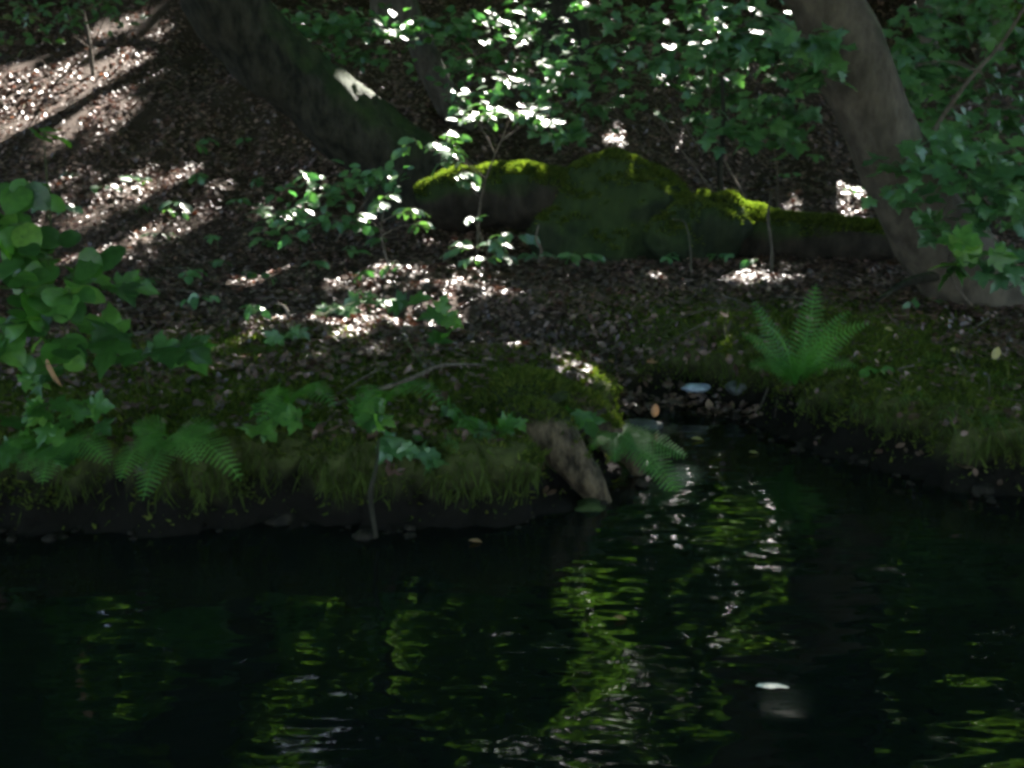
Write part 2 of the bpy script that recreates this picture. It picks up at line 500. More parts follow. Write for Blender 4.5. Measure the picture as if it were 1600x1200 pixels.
def leaf_matrix(pos, direction, normal, size):
    y = Vector(direction).normalized()
    n = Vector(normal)
    n = (n - y * n.dot(y))
    if n.length < 1e-3:
        n = Vector((0, 0, 1)) - y * y.z
    n.normalize()
    x = y.cross(n)
    m = Matrix((x, y, n)).transposed().to_4x4()
    return Matrix.Translation(pos) @ m @ Matrix.Scale(size, 4)

def add_leaf(parent, kind, pos, direction, normal, size, name="leaf"):
    o = bpy.data.objects.new(name, random.choice(LEAF[kind]))
    col.objects.link(o)
    o.parent = parent
    o.matrix_parent_inverse = Matrix.Translation(-parent.location)
    o.matrix_basis = leaf_matrix(pos, direction, normal, size)
    return o

def rvec(s=1.0):
    return Vector((random.gauss(0, s), random.gauss(0, s), random.gauss(0, s)))

def plant(name, label, cat, base, clumps, kind, size,  stem_r=.008, stem_mat='stem', group=None, tilt=.45, toward=.35, bow=.12, mass=0, more=1.0):
    clumps = [(c, r, int(n * more)) for c, r, n in clumps]
    """a stem at base with one twig to each clump; clumps: (centre, (rx,ry,rz), n)"""
    base = Vector(base)
    root = empty(name, base)
    tag(root, label, cat, group)
    cs = sorted(clumps, key=lambda c: c[0].z)
    top = cs[-1][0]
    mid = base.lerp(top, .5) + Vector((random.uniform(-bow, bow), random.uniform(-bow, bow), 0)) * (top - base).length
    tubes = [[(*base - Vector((0, 0, .05)), stem_r * 1.2) if False else (base.x, base.y, base.z - .05, stem_r * 1.2), (mid.x, mid.y, mid.z, stem_r * .8), (top.x, top.y, top.z, stem_r * .3)]]
    main = spline([p for p in tubes[0]], 24)
    for c, rad, n in clumps:
        if c is not top:
            k = min(range(24), key=lambda i: (Vector(main[i][:3]) - c).length + .8 * max(0, main[i][2] - c.z + .02))
            k = max(2, k - 3)
            s = Vector(main[k][:3])
            m2 = s.lerp(c, .5) + Vector((0, 0, .08 * (c - s).length))
            tubes.append([(s.x, s.y, s.z, stem_r * .55), (m2.x, m2.y, m2.z, stem_r * .4), (c.x, c.y, c.z, stem_r * .22)])
        # leaves sit on little side twigs in flat layers
        rx, ry, rz = rad
        ntw = max(2, n // 6)
        made = 0
        for t in range(ntw):
            ang = random.uniform(0, 2 * math.pi)
            e = c + Vector((math.cos(ang) * rx * random.uniform(.5, 1), math.sin(ang) * ry * random.uniform(.5, 1), random.uniform(-rz, rz)))
            s0 = c + Vector((random.uniform(-.25, .25) * rx, random.uniform(-.25, .25) * ry, random.uniform(-.35, .35) * rz))
            mid2 = s0.lerp(e, .5) + Vector((0, 0, .03))
            tubes.append([(s0.x, s0.y, s0.z, stem_r * .25), (mid2.x, mid2.y, mid2.z, stem_r * .2), (e.x, e.y, e.z, stem_r * .1)])
            k = n // ntw + (1 if t < n % ntw else 0)
            for j in range(k):
                q = (j + .6) / k
                pos = s0.lerp(e, q) + Vector((0, 0, .03 * 4 * q * (1 - q) * .5))
                d = (e - s0).normalized()
                side = Vector((-d.y, d.x, 0)) * (1 if j % 2 else -1)
                if j == k - 1:
                    side *= .2
                if kind != 'oval_gloss' and not carve(np.array([tuple(pos)]), .0).all():
                    continue
                dr = d * .6 + side + Vector((0, 0, -.25)) + rvec(.2)
                nr = Vector((0, -toward, 1)) + rvec(tilt)
                add_leaf(root, kind, pos, dr, nr, size * random.uniform(.65, 1.2))
                made += 1
    tube("stem", tubes, M[stem_mat], root, seg=6, n=8)
    if mass:
        L_, N_, S_ = [], [], []
        for c, rad, n in clumps:
            k = int(n * mass)
            q = rng.normal(size=(k, 3)); q /= np.linalg.norm(q, axis=1, keepdims=True)
            q *= (rng.random((k, 1)) ** .4) * np.array(rad) * np.array([1.35, 1.3, 1.7])
            lay = np.array(rad)[2] * .55
            q[:, 2] = np.round(q[:, 2] / lay) * lay + rng.normal(0, .025, k)        # level leaf layers
            L_.append(np.array(c) + q - np.array(base))
        L_ = np.vstack(L_); L_ = L_[carve(L_ + np.array(base), .0)]; k = len(L_)
        nn = np.stack([rng.normal(0, tilt, k), rng.normal(-toward, tilt, k), np.ones(k)], 1)
        tv, tf = MAPLE if kind.startswith('maple') else (ROUND if kind == 'round' else OVAL)
        o = link("foliage", scatter("foliage", tv, tf, frames(nn, rng.random(k) * 6.283, size * (.6 + .6 * rng.random(k))), L_, smooth=True), M['fresh' if kind in ('round', 'maple') else 'foliage'], None)
        o.parent = root
        o["kind"] = "stuff"
    return root

# ------------------------------------------------------------------ trees in the frame and the wood round the pond
WOOD = [(-9.5, 7.5), (-12.5, 13), (-11, 18.5), (-6.5, 22), (-2.2, 27), (3.0, 29), (8.0, 24), (12.5, 18.5), (11.0, 12.0), (9.5, 6.5), (13.5, 27), (-12, 27), (-7, 32), (7.5, 34), (0, 35), (-17, 21), (17, 22), (6.2, 21.5), (5.0, 16.8), (-16, 10), (16, 13)]
ADDED_BOUGHS = []  # leaf clumps added to catch sun for the water's reflection and stop leaks
GAPS = []       # (point, radius): openings cut in the crowns so sun lands on chosen points

def sunspot(u, v, ru, rv, n, rmin, rmax, Yd=None):
    if Yd is None:
        rmin, rmax = rmin * .6, rmax * .6
    for _ in range(n):
        a, r_ = random.uniform(0, 6.283), math.sqrt(random.random())
        uu, vv = u + ru * r_ * math.cos(a), v + rv * r_ * math.sin(a)
        p = P(uu, vv, Yd) if Yd else gnd(uu, vv)
        if p is not None:
            GAPS.append((p, random.uniform(rmin, rmax)))

# broken sun on the left slope
sunspot(75, 165, 135, 65, 75, .08, .20)
sunspot(205, 75, 75, 48, 28, .07, .18)
sunspot(30, 165, 50, 60, 26, .08, .2)
sunspot(200, 295, 190, 26, 36, .05, .14)
sunspot(160, 352, 140, 12, 22, .06, .14)
sunspot(300, 350, 60, 15, 4, .05, .10)
# bright shrub in the middle
sunspot(790, 180, 115, 28, 20, .04, .09, 9.6)
sunspot(690, 240, 80, 45, 15, .03, .07, 9.3)
sunspot(640, 330, 60, 25, 11, .04, .07, 9.0)
sunspot(770, 380, 75, 35, 14, .03, .06, 8.8)
sunspot(745, 465, 90, 28, 4, .03, .06)
sunspot(530, 515, 50, 16, 4, .04, .09)
# moss tops and the litter beyond
sunspot(830, 258, 80, 5, 9, .04, .08, 10.2)
sunspot(960, 240, 55, 10, 18, .05, .11, 10.1)
sunspot(1155, 328, 30, 16, 12, .05, .10, 9.8)
sunspot(1215, 380, 12, 15, 2, .04, .07, 9.5)
sunspot(1290, 312, 70, 18, 16, .10, .24)
sunspot(1000, 215, 70, 20, 9, .09, .2)
sunspot(1120, 435, 100, 8, 22, .08, .15)
sunspot(1060, 110, 40, 25, 2, .03, .06, 11.0)
sunspot(1190, 110, 50, 40, 5, .05, .10)
sunspot(1010, 40, 90, 40, 4, .05, .10)
sunspot(560, 100, 60, 60, 6, .06, .12)
sunspot(420, 300, 90, 40, 7, .04, .10)
GAPS.append((P(985, 690, 4.9), -.066))
for q_ in ((888, 628),):
    GAPS.append((P(*q_, 5.0), -.025))
sunspot(690, 140, 16, 25, 3, .05, .08, 13.8)
sunspot(135, 60, 6, 40, 3, .05, .08, 15)
sunspot(660, 40, 120, 30, 6, .05, .12, 14)
sunspot(940, 30, 60, 30, 5, .05, .12)
sunspot(1180, 60, 30, 30, 4, .05, .10)
sunspot(1560, 260, 40, 20, 4, .05, .10)
# one shaft on the leaf-shaped glint on the water
for gu, gv, gr_ in ((1212, 1077, .09),):
    d_ = ray(gu, gv)
    GAPS.append((Vector((0, 0, CAM_H)) + d_ * (CAM_H / -d_.z), gr_))

def mirrored(u, v, Yd):
    d = ray(u, v)
    w = Vector((0, 0, CAM_H)) + d * (CAM_H / -d.z)
    e = Vector((d.x, d.y, -d.z))
    return w + e * ((Yd - w.y) / e.y)
for u0, u1, v0, v1, n in [(10, 260, 1020, 1200, 72), (330, 480, 1110, 1215, 24), (590, 790, 1030, 1200, 40), (850, 1010, 1040, 1150, 8), (860, 1000, 920, 1000, 5), (0, 120, 1010, 1060, 5), (620, 760, 1000, 1060, 4), (1000, 1180, 1100, 1200, 4), (1500, 1600, 1060, 1180, 2), (1010, 1500, 850, 1000, 14), (500, 900, 900, 1020, 10)]:
    for _ in range(n):
        mp, mr = mirrored(random.uniform(u0, u1), random.uniform(v0, v1), random.uniform(15.5, 19)), random.uniform(.22, .48)
        GAPS.append((mp, mr)); ADDED_BOUGHS.append([mp - SUN * .25, mr])

GP = np.array([tuple(p) for p, r in GAPS]); GR = np.array([r for p, r in GAPS])
SN = np.array(SUN)

def carve(locs, size):
    """leaves that would stand in one of the sun's gaps are left out, so sun lands on chosen spots"""
    if len(locs) < 60:
        q = locs[:, None, :] - GP[None]
        t = q @ SN
        d2 = (q * q).sum(-1) - t * t
        return ~((d2 < np.maximum(GR + size * .32, 0) ** 2) & (t > .6)).any(1)
    keep = np.ones(len(locs), bool)
    for p, r in zip(GP, GR):
        q = locs - p
        t = q @ SN
        d2 = (q * q).sum(1) - t * t
        keep &= ~((d2 < (r + size * .32) ** 2) & (t > 0.6))
    return keep

CAN_V = np.array([(0, 0, 0), (.5, .45, .08), (0, 1.0, -.05), (-.5, .45, .08)])
CAN_F = np.array([(0, 1, 2), (0, 2, 3)])

def crown(parent, center, radii, n, size=.23, seed=0, mine=()):
    n = int(n * .75)
    c, rad = np.array(center), np.array(radii)
    r_ = np.random.default_rng(1000 + seed)
    ncl = max(40, n // 75)
    d = r_.normal(size=(ncl, 3)); d /= np.linalg.norm(d, axis=1, keepdims=True)
    d *= (r_.random(ncl) ** .42)[:, None]
    cl = c + d * rad
    which = r_.integers(0, ncl, n)
    off = r_.normal(size=(n, 3)) * np.array([.60, .60, .20])
    locs = cl[which] + off
    sz = size * (.6 + .8 * r_.random(n))
    for b_ in mine:
        if b_ in mine:
            kk = int(120 + 430 * b_[1])
            o_ = r_.normal(size=(kk, 3)) * (b_[1] * .8 + .28)
            o_ -= np.outer((o_ @ SN) * .85, SN)
            locs = np.vstack([locs, np.array(b_[0]) - SN * .3 + o_]); sz = np.append(sz, .17 * (.6 + .8 * r_.random(kk))); which = np.append(which, r_.integers(0, ncl, kk))
    k = carve(locs, size)
    locs, sz, which = locs[k], sz[k], which[k]
    nr = np.stack([r_.normal(0, .45, len(locs)), r_.normal(0, .45, len(locs)), np.ones(len(locs))], 1)
    tone = np.clip(r_.random(ncl)[which] * .6 + r_.random(len(locs)) * .4, 0, 1)
    me = scatter("crown", CAN_V, CAN_F, frames(nr, r_.random(len(locs)) * 6.283, sz), locs, tone)
    o = link("crown", me, M['canopy'], parent)
    o["kind"] = "stuff"
    return o

NLEAF = [0]
def tree(name, label, pts, mat, crown_c=None, crown_r=(4.5, 4.5, 3.2), n=11000, seg=20, rough=.12, limbs=6, seed=0, group=None, roots=0, freq=1.6, cat="tree", size=.23):
    p0 = Vector(pts[0][:3])
    root = empty(name, p0)
    tag(root, label, cat, group)
    tubes = [list(pts)]
    top = Vector(pts[-1][:3])
    mine = []
    if crown_c is not None:
        rr = random.Random(seed)
        for b_ in list(ADDED_BOUGHS):
            if (((np.array(b_[0]) - np.array(crown_c)) / (np.array(crown_r) * 1.75)) ** 2).sum() < 1:
                ADDED_BOUGHS.remove(b_); mine.append(b_)
                s, e = Vector(crown_c) * .4 + top * .6, Vector(b_[0])
                m = s.lerp(e, .5) + Vector((0, 0, .3))
                tubes.append([(*s, .05), (*m, .035), (*e, .012)])
        for i in range(limbs):
            a = 6.283 * i / limbs + rr.uniform(-.4, .4)
            e = Vector(crown_c) + Vector((math.cos(a) * crown_r[0] * .65, math.sin(a) * crown_r[1] * .65, rr.uniform(-.3, .6) * crown_r[2]))
            s = Vector(pts[-2][:3]).lerp(top, rr.uniform(.3, .95))
            m = s.lerp(e, .5) + Vector((0, 0, rr.uniform(.2, .8)))
            lim = np.array([tuple(s.lerp(m, q / 6)) for q in range(6)] + [tuple(m.lerp(e, q / 6)) for q in range(7)])
            if not carve(lim, .5).all():
                continue
            tubes.append([(*s, pts[-1][3] * .8), (*m, pts[-1][3] * .45), (*e, .025)])
    if roots:
        r0 = pts[0][3]
        for i in range(roots):
            a = 6.283 * i / roots + random.uniform(-.3, .3)
            e = drop(p0.x + math.cos(a) * r0 * 2.6, p0.y + math.sin(a) * r0 * 2.6)[0]
            s = p0 + Vector((math.cos(a) * r0 * .45, math.sin(a) * r0 * .45, r0 * .9))
            m = s.lerp(e, .55) + Vector((0, 0, .02))
            tubes.append([(*s, r0 * .5), (*m, r0 * .32), (e.x, e.y, e.z - .04, r0 * .08)])
    arr = [tube_arrays(tubes[0], 40, seg, rough, seed, freq)] + [tube_arrays(t, 14, 8, .1, seed + i) for i, t in enumerate(tubes[1:])]
    v, f = join_arrays(arr)
    link("trunk", tri_mesh("trunk", v, f, True), M[mat], root)
    if crown_c is not None:
        crown(root, crown_c, crown_r, n, seed=seed, size=size, mine=mine)
    return root

def path(lst):
    return [(*P(u, v, y), r) for u, v, y, r in lst]

# the leaning giant on the left
tp = path([(672, 330, 11.5, .66), (622, 258, 11.4, .50), (545, 192, 11.3, .42), (455, 118, 11.2, .40), (388, 50, 11.1, .40), (338, -20, 11.0, .40), (300, -140, 11.0, .38)])
tp += [(-3.9, 11.2, 5.6, .34), (-4.3, 11.6, 8.0, .26)]
tree("beech_tree", "huge dark trunk leaning far left, its foot behind the bright shrub", tp, 'bark_dark', (-4.6, 13.5, 12.0), (4.8, 4.8, 3.0), 12000, 30, .20, 6, 1, freq=2.0)
# the grey leaning trunk on the right
tp = path([(1560, 520, 7.75, .40), (1500, 425, 7.7, .32), (1432, 320, 7.65, .275), (1375, 205, 7.6, .25), (1330, 100, 7.6, .25), (1288, 0, 7.6, .245), (1248, -130, 7.65, .235)])
tp += [(2.0, 8.0, 5.2, .2), (2.4, 9.5, 7.5, .15)]
tree("beech_tree", "smooth grey-brown leaning trunk on the right behind the lobed leaves", tp, 'bark_grey', (3.2, 13.2, 12.0), (4.4, 4.4, 2.9), 11000, 28, .12, 6, 2, roots=0, freq=2.2)
# the thin forked trunk in the middle distance
tp = path([(735, 225, 14.2, .24), (703, 165, 14.1, .19), (664, 85, 14, .18), (630, 0, 14, .175), (590, -120, 14, .165)])
tp += [(-1.9, 14.4, 6.4, .17), (-1.6, 15.5, 9.0, .12)]
tree("beech_tree", "slim brown trunk rising behind the bright shrub, sun on its right edge", tp, 'bark_far', (-1.0, 18.5, 12.0), (4.4, 4.4, 3.2), 11000, 18, .1, 5, 3)
tp = path([(884, 110, 17.5, .48), (878, 40, 17.4, .42), (872, -60, 17.4, .40)])
tp += [(.7, 17.5, 8.5, .30), (.6, 18.5, 11.5, .2)]
tree("beech_tree", "broad dark trunk at the top edge above the mossy boulder", tp, 'bark_dark', (.8, 23, 14.5), (4.8, 4.8, 3.4), 11000, 18, .1, 5, 4)

def far_tree(u, vbase, r, label, seed, lean=0.0, mat='bark_far', crown_shift=(0, 4), n=10000, cr=4.5):
    b = gnd(u, vbase)
    if b is None:
        return
    pts = [(b.x, b.y, b.z - .2, r * 1.35), (b.x + lean * .4, b.y, b.z + 1.2, r), (b.x + lean * 2, b.y + .2, b.z + 4.5, r * .85), (b.x + lean * 3, b.y + .6, b.z + 7.5, r * .6)]
    tree("beech_tree", label, pts, mat, (b.x + lean * 3 + crown_shift[0], b.y + crown_shift[1], b.z + 10), (cr, cr, 3.2), n, 14, .1, 5, seed)
far_tree(398, 22, .16, "thin trunk just right of the leaning giant at the top edge", 5, -.1)
far_tree(598, 40, .17, "thin straight trunk at the top, left of the slim sunlit-edged trunk", 6, .05)
far_tree(1098, 60, .15, "thin trunk behind the lobed foliage above the boulder", 7, .1)
far_tree(1440, 150, .17, "thin upright trunk just right of the leaning grey trunk", 8, -.05)
far_tree(1545, 90, .16, "thin trunk near the upper right corner", 9, .1)

# the pole-like sapling far left
b = gnd(146, 118)
tr_ = empty("young_tree", b); tag(tr_, "pale slender pole of a young tree at the upper left", "young tree")
tube("trunk", [[(b.x, b.y, b.z - .1, .028), (b.x - .02, b.y, b.z + .5, .026), (b.x - .12, b.y, b.z + 1.6, .024), (b.x - .1, b.y + .1, b.z + 4, .02)]], M['bark_grey'], tr_, 8)
tube("branch", [[(b.x - .12, b.y, b.z + 2.4, .02), (b.x + .5, b.y + .2, b.z + 3.0, .012), (b.x + 1.0, b.y + .3, b.z + 3.2, .005)]], M['bark_grey'], tr_, 6)

SHADEWOOD = [(-7.5, 2.0), (-10, -3), (-6.5, -6.5), (-1.5, -9.5), (4.0, -9), (8.0, -5), (8.5, 1.0), (-13, 4), (14, -1), (-3.5, -14), (6, -15), (-12, -10), (13, -9), (1.2, -5.0)]  # unseen trees behind and beside the camera, added to cut the sky light
for i, (x, y) in enumerate(SHADEWOOD):
    l = random.uniform(-.4, .4)
    pts = [(x, y, -.6, .36), (x + l * .2, y, 1.5, .27), (x + l, y + .2, 4.0, .23), (x + l * 1.5, y + .4, 6.5, .16)]
    tree("woodland_tree", "unseen tree near the camera, added so its crown cuts the sky light", pts, 'bark_far', (x + l * 2, y + .5, 7.6 + random.uniform(-.6, 1.0)), (4.6, 4.6, 3.6), 7000, 10, .1, 5, 80 + i, group="woodland trees beyond the frame")
for i, (bx, by, tx, ty, cx, cy_, cz) in enumerate([(-6.8, 5.2, -5.5, 4.8, -3.6, 3.6, 8.2), (7.2, 5.0, 6.2, 4.6, 4.2, 3.6, 8.6), (-5.8, -2.0, -4.0, -1.5, -1.6, -.8, 8.4), (5.6, -2.2, 4.6, -1.6, 3.0, -.8, 8.8), (7.9, 9.0, 7.4, 8.8, 5.6, 8.0, 8.8), (-7.6, 10.5, -7.2, 10.2, -6.0, 8.6, 8.6)]):  # unseen crowns over the pond, added to lower the ambient light
    g = drop(bx, by)[0]
    pts = [(bx, by, g.z - .2, .34), (bx, by, g.z + 1.5, .26), (tx, ty, g.z + 4.2, .22), ((tx + cx) / 2, (ty + cy_) / 2, 6.8, .14)]
    tree("woodland_tree", "unseen tree near the camera, added so its crown cuts the sky light", pts, 'bark_far', (cx, cy_, cz), (4.2, 4.2, 2.4), 8000, 10, .1, 5, 150 + i, group="woodland trees beyond the frame")
FARWOOD = [(-20, 38), (-12, 40), (-5, 42), (2, 41), (9, 42), (16, 40), (23, 37), (-24, 30), (24, 28), (-16, 48), (-8, 50), (0, 49), (7, 51), (-22, 60), (-13, 61), (-5, 60), (3, 62), (11, 59), (19, 61), (28, 58), (15, 49), (24, 46), (-26, 44), (4.4, 22.8), (9.8, 18.8), (-9.8, 20.5), (-22, 16), (22, 15)]  # trees added up the hill to close sky gaps in the reflection
for i, (x, y) in enumerate(FARWOOD):
    g = drop(x, y)[0]
    pts = [(x, y, g.z - .2, .36), (x, y, g.z + 1.5, .27), (x, y + .2, g.z + 4.0, .23), (x, y + .4, g.z + 7.5, .16)]
    tree("woodland_tree", "unseen tree near the camera, added so its crown cuts the sky light", pts, 'bark_far', (x, y, g.z + 5.4), (5.5, 4.5, 6.0), 10000, 10, .1, 5, 120 + i, group="woodland trees beyond the frame", size=.26)
for i, (x, y) in enumerate([(-13, 25), (-8, 27), (-3.5, 24.5), (1.0, 27), (5.2, 25.2), (9.2, 28), (13, 23.5), (-17, 27), (17, 28)]):  # understorey row added to hide the low sky from the water
    g = drop(x, y)[0]
    pts = [(x, y, g.z - .2, .10), (x + .1, y, g.z + 1.0, .08), (x, y + .1, g.z + 2.4, .06), (x, y + .1, g.z + 3.6, .04)]
    tree("woodland_tree", "unseen tree near the camera, added so its crown cuts the sky light", pts, 'bark_far', (x, y, g.z + 3.4), (3.2, 2.4, 3.0), 5000, 8, .1, 4, 180 + i, group="woodland trees beyond the frame")
# the wood round about: crowns roof the slope and are mirrored in the pond
for i, (x, y) in enumerate(WOOD):
    g = drop(x, y)[0]
    l = random.uniform(-.4, .4)
    pts = [(x, y, g.z - .2, .36), (x + l * .2, y, g.z + 1.5, .27), (x + l, y + .2, g.z + 4.5, .23), (x + l * 1.5, y + .4, g.z + 7.5, .16)]
    if i == 18:
        continue
    tree("woodland_tree", "unseen tree near the camera, added so its crown cuts the sky light", pts, 'bark_far', (x + l * 2, y + .5, g.z + (8.2 if y > 20 else 9.3) + random.uniform(-.8, 1.2)), (4.4, 4.4, 5.0 if y > 20 else 3.4), 12000 if y > 20 else 9500, 12, .1, 5, 40 + i, group="woodland trees beyond the frame")

# ------------------------------------------------------------------ mossy boulder and fallen logs
def lump(name, center, radii, mat, parent=None, amp=.22, freq=1.3, sub=4, seed=0.0, flat=None):
    import bmesh
    bm = bmesh.new()
    bmesh.ops.create_icosphere(bm, subdivisions=sub, radius=1)
    for v in bm.verts:
        d = v.co.normalized()
        n_ = noise.fractal(d * freq + Vector((seed, seed * .7, 1)), 1.0, 2.0, 5)
        rr = 1 + amp * n_
        if flat is not None and d.z < 0:
            rr *= 1 - flat * .4
        v.co = Vector((d.x * radii[0] * rr, d.y * radii[1] * rr, d.z * radii[2] * rr)) + Vector(center)
    me = bpy.data.meshes.new(name)
    bm.to_mesh(me); bm.free()
    me.polygons.foreach_set("use_smooth", np.ones(len(me.polygons), bool))
    return link(name, me, mat, parent)

def fuzz(name, target, n, parent, size=.03, zmin=.25, mat='moss', dens=None):
    """short moss shoots standing on the upward faces of an object"""
    me = target.data
    V = np.array([v.co[:] for v in me.vertices]); F = [p.vertices[:] for p in me.polygons]
    F = np.array([f[:3] for f in F])
    A = V[F]
    nr = np.cross(A[:, 1] - A[:, 0], A[:, 2] - A[:, 0]); ar = np.linalg.norm(nr, axis=1); nr /= ar[:, None] + 1e-9
    w = ar * np.clip((nr[:, 2] - zmin) / (1 - zmin), 0, 1)
    pick = rng.choice(len(F), n, p=w / w.sum())
    r1, r2 = np.sqrt(rng.random(n)), rng.random(n)
    B = A[pick]
    p = B[:, 0] * (1 - r1)[:, None] + B[:, 1] * (r1 * (1 - r2))[:, None] + B[:, 2] * (r1 * r2)[:, None]
    off = np.array(target.matrix_basis.translation) if False else 0
    tv = np.array([(-.22, 0, -.1), (.22, 0, -.1), (.05, .1, 1.0), (0, -.22, -.1), (0, .22, -.1), (-.1, 0, .8)])
    tf = np.array([(0, 1, 2), (3, 4, 5)])
    # frames() takes z as normal; add disorder
    nn = nr[pick] + rng.normal(0, .45, (n, 3))
    o = link(name, scatter(name, tv, tf, frames(nn, rng.random(n) * 6.283, size * (.5 + rng.random(n))), p), M[mat], parent)
    o["kind"] = "stuff"
    return o

bc = P(965, 345, 10.15)
br = empty("mossy_boulder", (bc.x, bc.y, drop(bc.x, bc.y)[0].z))
tag(br, "big dark boulder with a sunlit mossy hump for a top", "boulder")
o = lump("rock", (bc.x, bc.y, bc.z - .16), (.86, .66, .72), M['mossy_stone'], br, .20, 1.5, 5, 5.3)
fuzz("moss", o, 13000, br, .035, .5)

def log(name, label, pts, seg=22, moss_n=9000, rough=.22):
    pts4 = [(*P(u, v, y), r) for u, v, y, r in pts]
    r0 = empty(name, pts4[0][:3]); tag(r0, label, "log")
    v, f = join_arrays([tube_arrays(pts4, 50, seg, rough, 9.1, 2.2)])
    t = link("bark", tri_mesh("bark", v, f, True), M['log'], r0)
    fuzz("moss", t, moss_n, r0, .032, .5)
    return r0
log("fallen_log", "thick mossy fallen trunk left of the boulder, behind the bright shrub", [(655, 325, 10.35, .20), (720, 312, 10.35, .30), (810, 310, 10.3, .31), (900, 316, 10.3, .30), (960, 320, 10.35, .26)], moss_n=12000)
log("fallen_log", "low mossy log running right from the boulder to the grey trunk", [(1085, 345, 10.0, .25), (1150, 362, 9.9, .28), (1215, 372, 9.8, .24), (1290, 378, 9.7, .24), (1360, 378, 9.6, .20), (1400, 385, 9.5, .12)], moss_n=10000)
c2 = P(1090, 372, 9.7)
b2 = empty("mossy_boulder", (c2.x, c2.y, drop(c2.x, c2.y)[0].z)); tag(b2, "lower dark mossy boulder between the big boulder and the low log", "boulder")
o = lump("rock", (c2.x, c2.y, c2.z), (.46, .4, .42), M['mossy_stone'], b2, .3, 1.4, 4, 7.7)
fuzz("moss", o, 5000, b2, .03, .3)

# ------------------------------------------------------------------ old stump at the tip of the left bank
sb = Vector((.10, 4.85, .30))
st = empty("tree_stump", sb)
tag(st, "old stump whose brown roots arch down into the water", "stump")
def root_tube(name, pts, rough=.22, seg=18, mat='bark_stump'):
    p4 = [(*P(u, v, y), r) for u, v, y, r in pts]
    v, f = tube_arrays(p4, 40, seg, rough, 2.0, 6.0)
    return link(name, tri_mesh(name, v, f, True), M[mat], st)
ra = root_tube("root", [(775, 672, 4.85, .10), (822, 662, 4.72, .135), (862, 682, 4.62, .12), (893, 718, 4.56, .092), (922, 756, 4.54, .065), (950, 800, 4.54, .035)])
rb = root_tube("root", [(800, 625, 5.15, .12), (868, 632, 5.08, .12), (918, 652, 5.02, .10), (962, 690, 4.97, .078), (990, 722, 4.94, .045), (1003, 765, 4.92, .03)])
rc = root_tube("root", [(735, 690, 4.75, .10), (775, 700, 4.55, .10), (790, 745, 4.45, .08), (795, 800, 4.42, .06), (798, 850, 4.42, .05)], mat='log')
rd = root_tube("root", [(690, 612, 5.5, .06), (745, 590, 5.6, .07), (800, 598, 5.5, .08), (850, 620, 5.25, .08)])
hd = lump("stump_body", (.02, 5.02, .24), (.34, .30, .24), M['log'], st, .25, 1.8, 4, 1.7)
fuzz("moss", hd, 5000, st, .03, .1)
fuzz("moss", rb, 1800, st, .028, .55)
fuzz("moss", ra, 1200, st, .022, .55)

# ------------------------------------------------------------------ stones
def stone(u, v, y, r, label, mat='stone', seed=0.0, sq=(1, .9, .6), sub=3):
    c = P(u, v, y)
    o = lump("stone", (0, 0, 0), (r * sq[0], r * sq[1], r * sq[2]), M[mat], None, .28, 1.5, sub, seed)
    o.location = c
    tag(o, label, "stone", "stones along the waterline")
stone(793, 800, 4.36, .075, "dark wet stone at the waterline under the left bank", seed=1.2, sq=(1, .8, .9))
stone(922, 798, 4.46, .085, "rounded wet stone at the foot of the arched root", 'mossy_stone', seed=2.2)
stone(278, 845, 4.12, .03, "small grey stone below the left fern at the waterline", seed=3.3)
stone(1088, 606, 6.15, .085, "bluish white wet stone on the dark mud behind the stump", 'pale_stone', 4.1, (1, .6, .32))
stone(1152, 606, 6.15, .07, "first grey stone right of the bluish white one", seed=5.1)
stone(1185, 604, 6.2, .06, "second grey stone right of the bluish white one, beside the fern", seed=6.1)
stone(1000, 664, 5.75, .10, "bluish water gleam in the shallow inlet behind the root, modelled as a long stone", seed=9.1, sq=(1.4, .6, .3))  # stone lump standing in for a gleam on the water
stone(755, 567, 6.35, .032, "small white pebble behind the left bank", 'pale_stone', seed=10.1)

# ------------------------------------------------------------------ fallen leaves, moss, grass
def litter():
    pts, nrm = [], []
    n = 0
    while n < 200000:
        y = 4.2 + 24 * random.random() ** 1.5
        hw = .62 * y + 1.0
        x = random.uniform(-hw, hw)
        d, g_, m_, z2 = field(x, y)
        if d < .12 or random.random() < (.93 * m_ - .05 if m_ > .25 else 0):
            if not (0 < d and g_ < .45 and random.random() < .8):
                n += 1 if d < 0 else 0
                continue
        if z2 < -.12 and random.random() < .55:
            n += 1
            continue
        h, nn = drop(x, y)
        if h is None or (d < .7 and h.z < .2 and nn.z < .8):
            continue
        pts.append((h.x, h.y, h.z + random.uniform(.004, .03))); nrm.append(nn[:]); n += 1
    pts, nrm = np.array(pts), np.array(nrm)
    k = len(pts)
    tv = np.array([(0, -.5, .02), (.28, -.1, .06), (.24, .25, .02), (0, .5, .10), (-.26, .2, .07), (-.25, -.15, .0), (0, 0, -.04)])
    tf = np.array([(6, 0, 1), (6, 1, 2), (6, 2, 3), (6, 3, 4), (6, 4, 5), (6, 5, 0)])
    nn = nrm + rng.normal(0, .30, (k, 3))
    sz = (.026 + .040 * rng.random(k) + .035 * rng.random(k) ** 7) * np.where(pts[:, 1] > 11, 1.35, 1)
    return link("fallen_leaves", scatter("fallen_leaves", tv, tf, frames(nn, rng.random(k) * 6.283, sz), pts, rng.random(k) ** 1.3), M['litter'])
fl = litter()
tag(fl, "brown fallen beech leaves carpeting the forest floor", "leaf litter", kind="stuff")

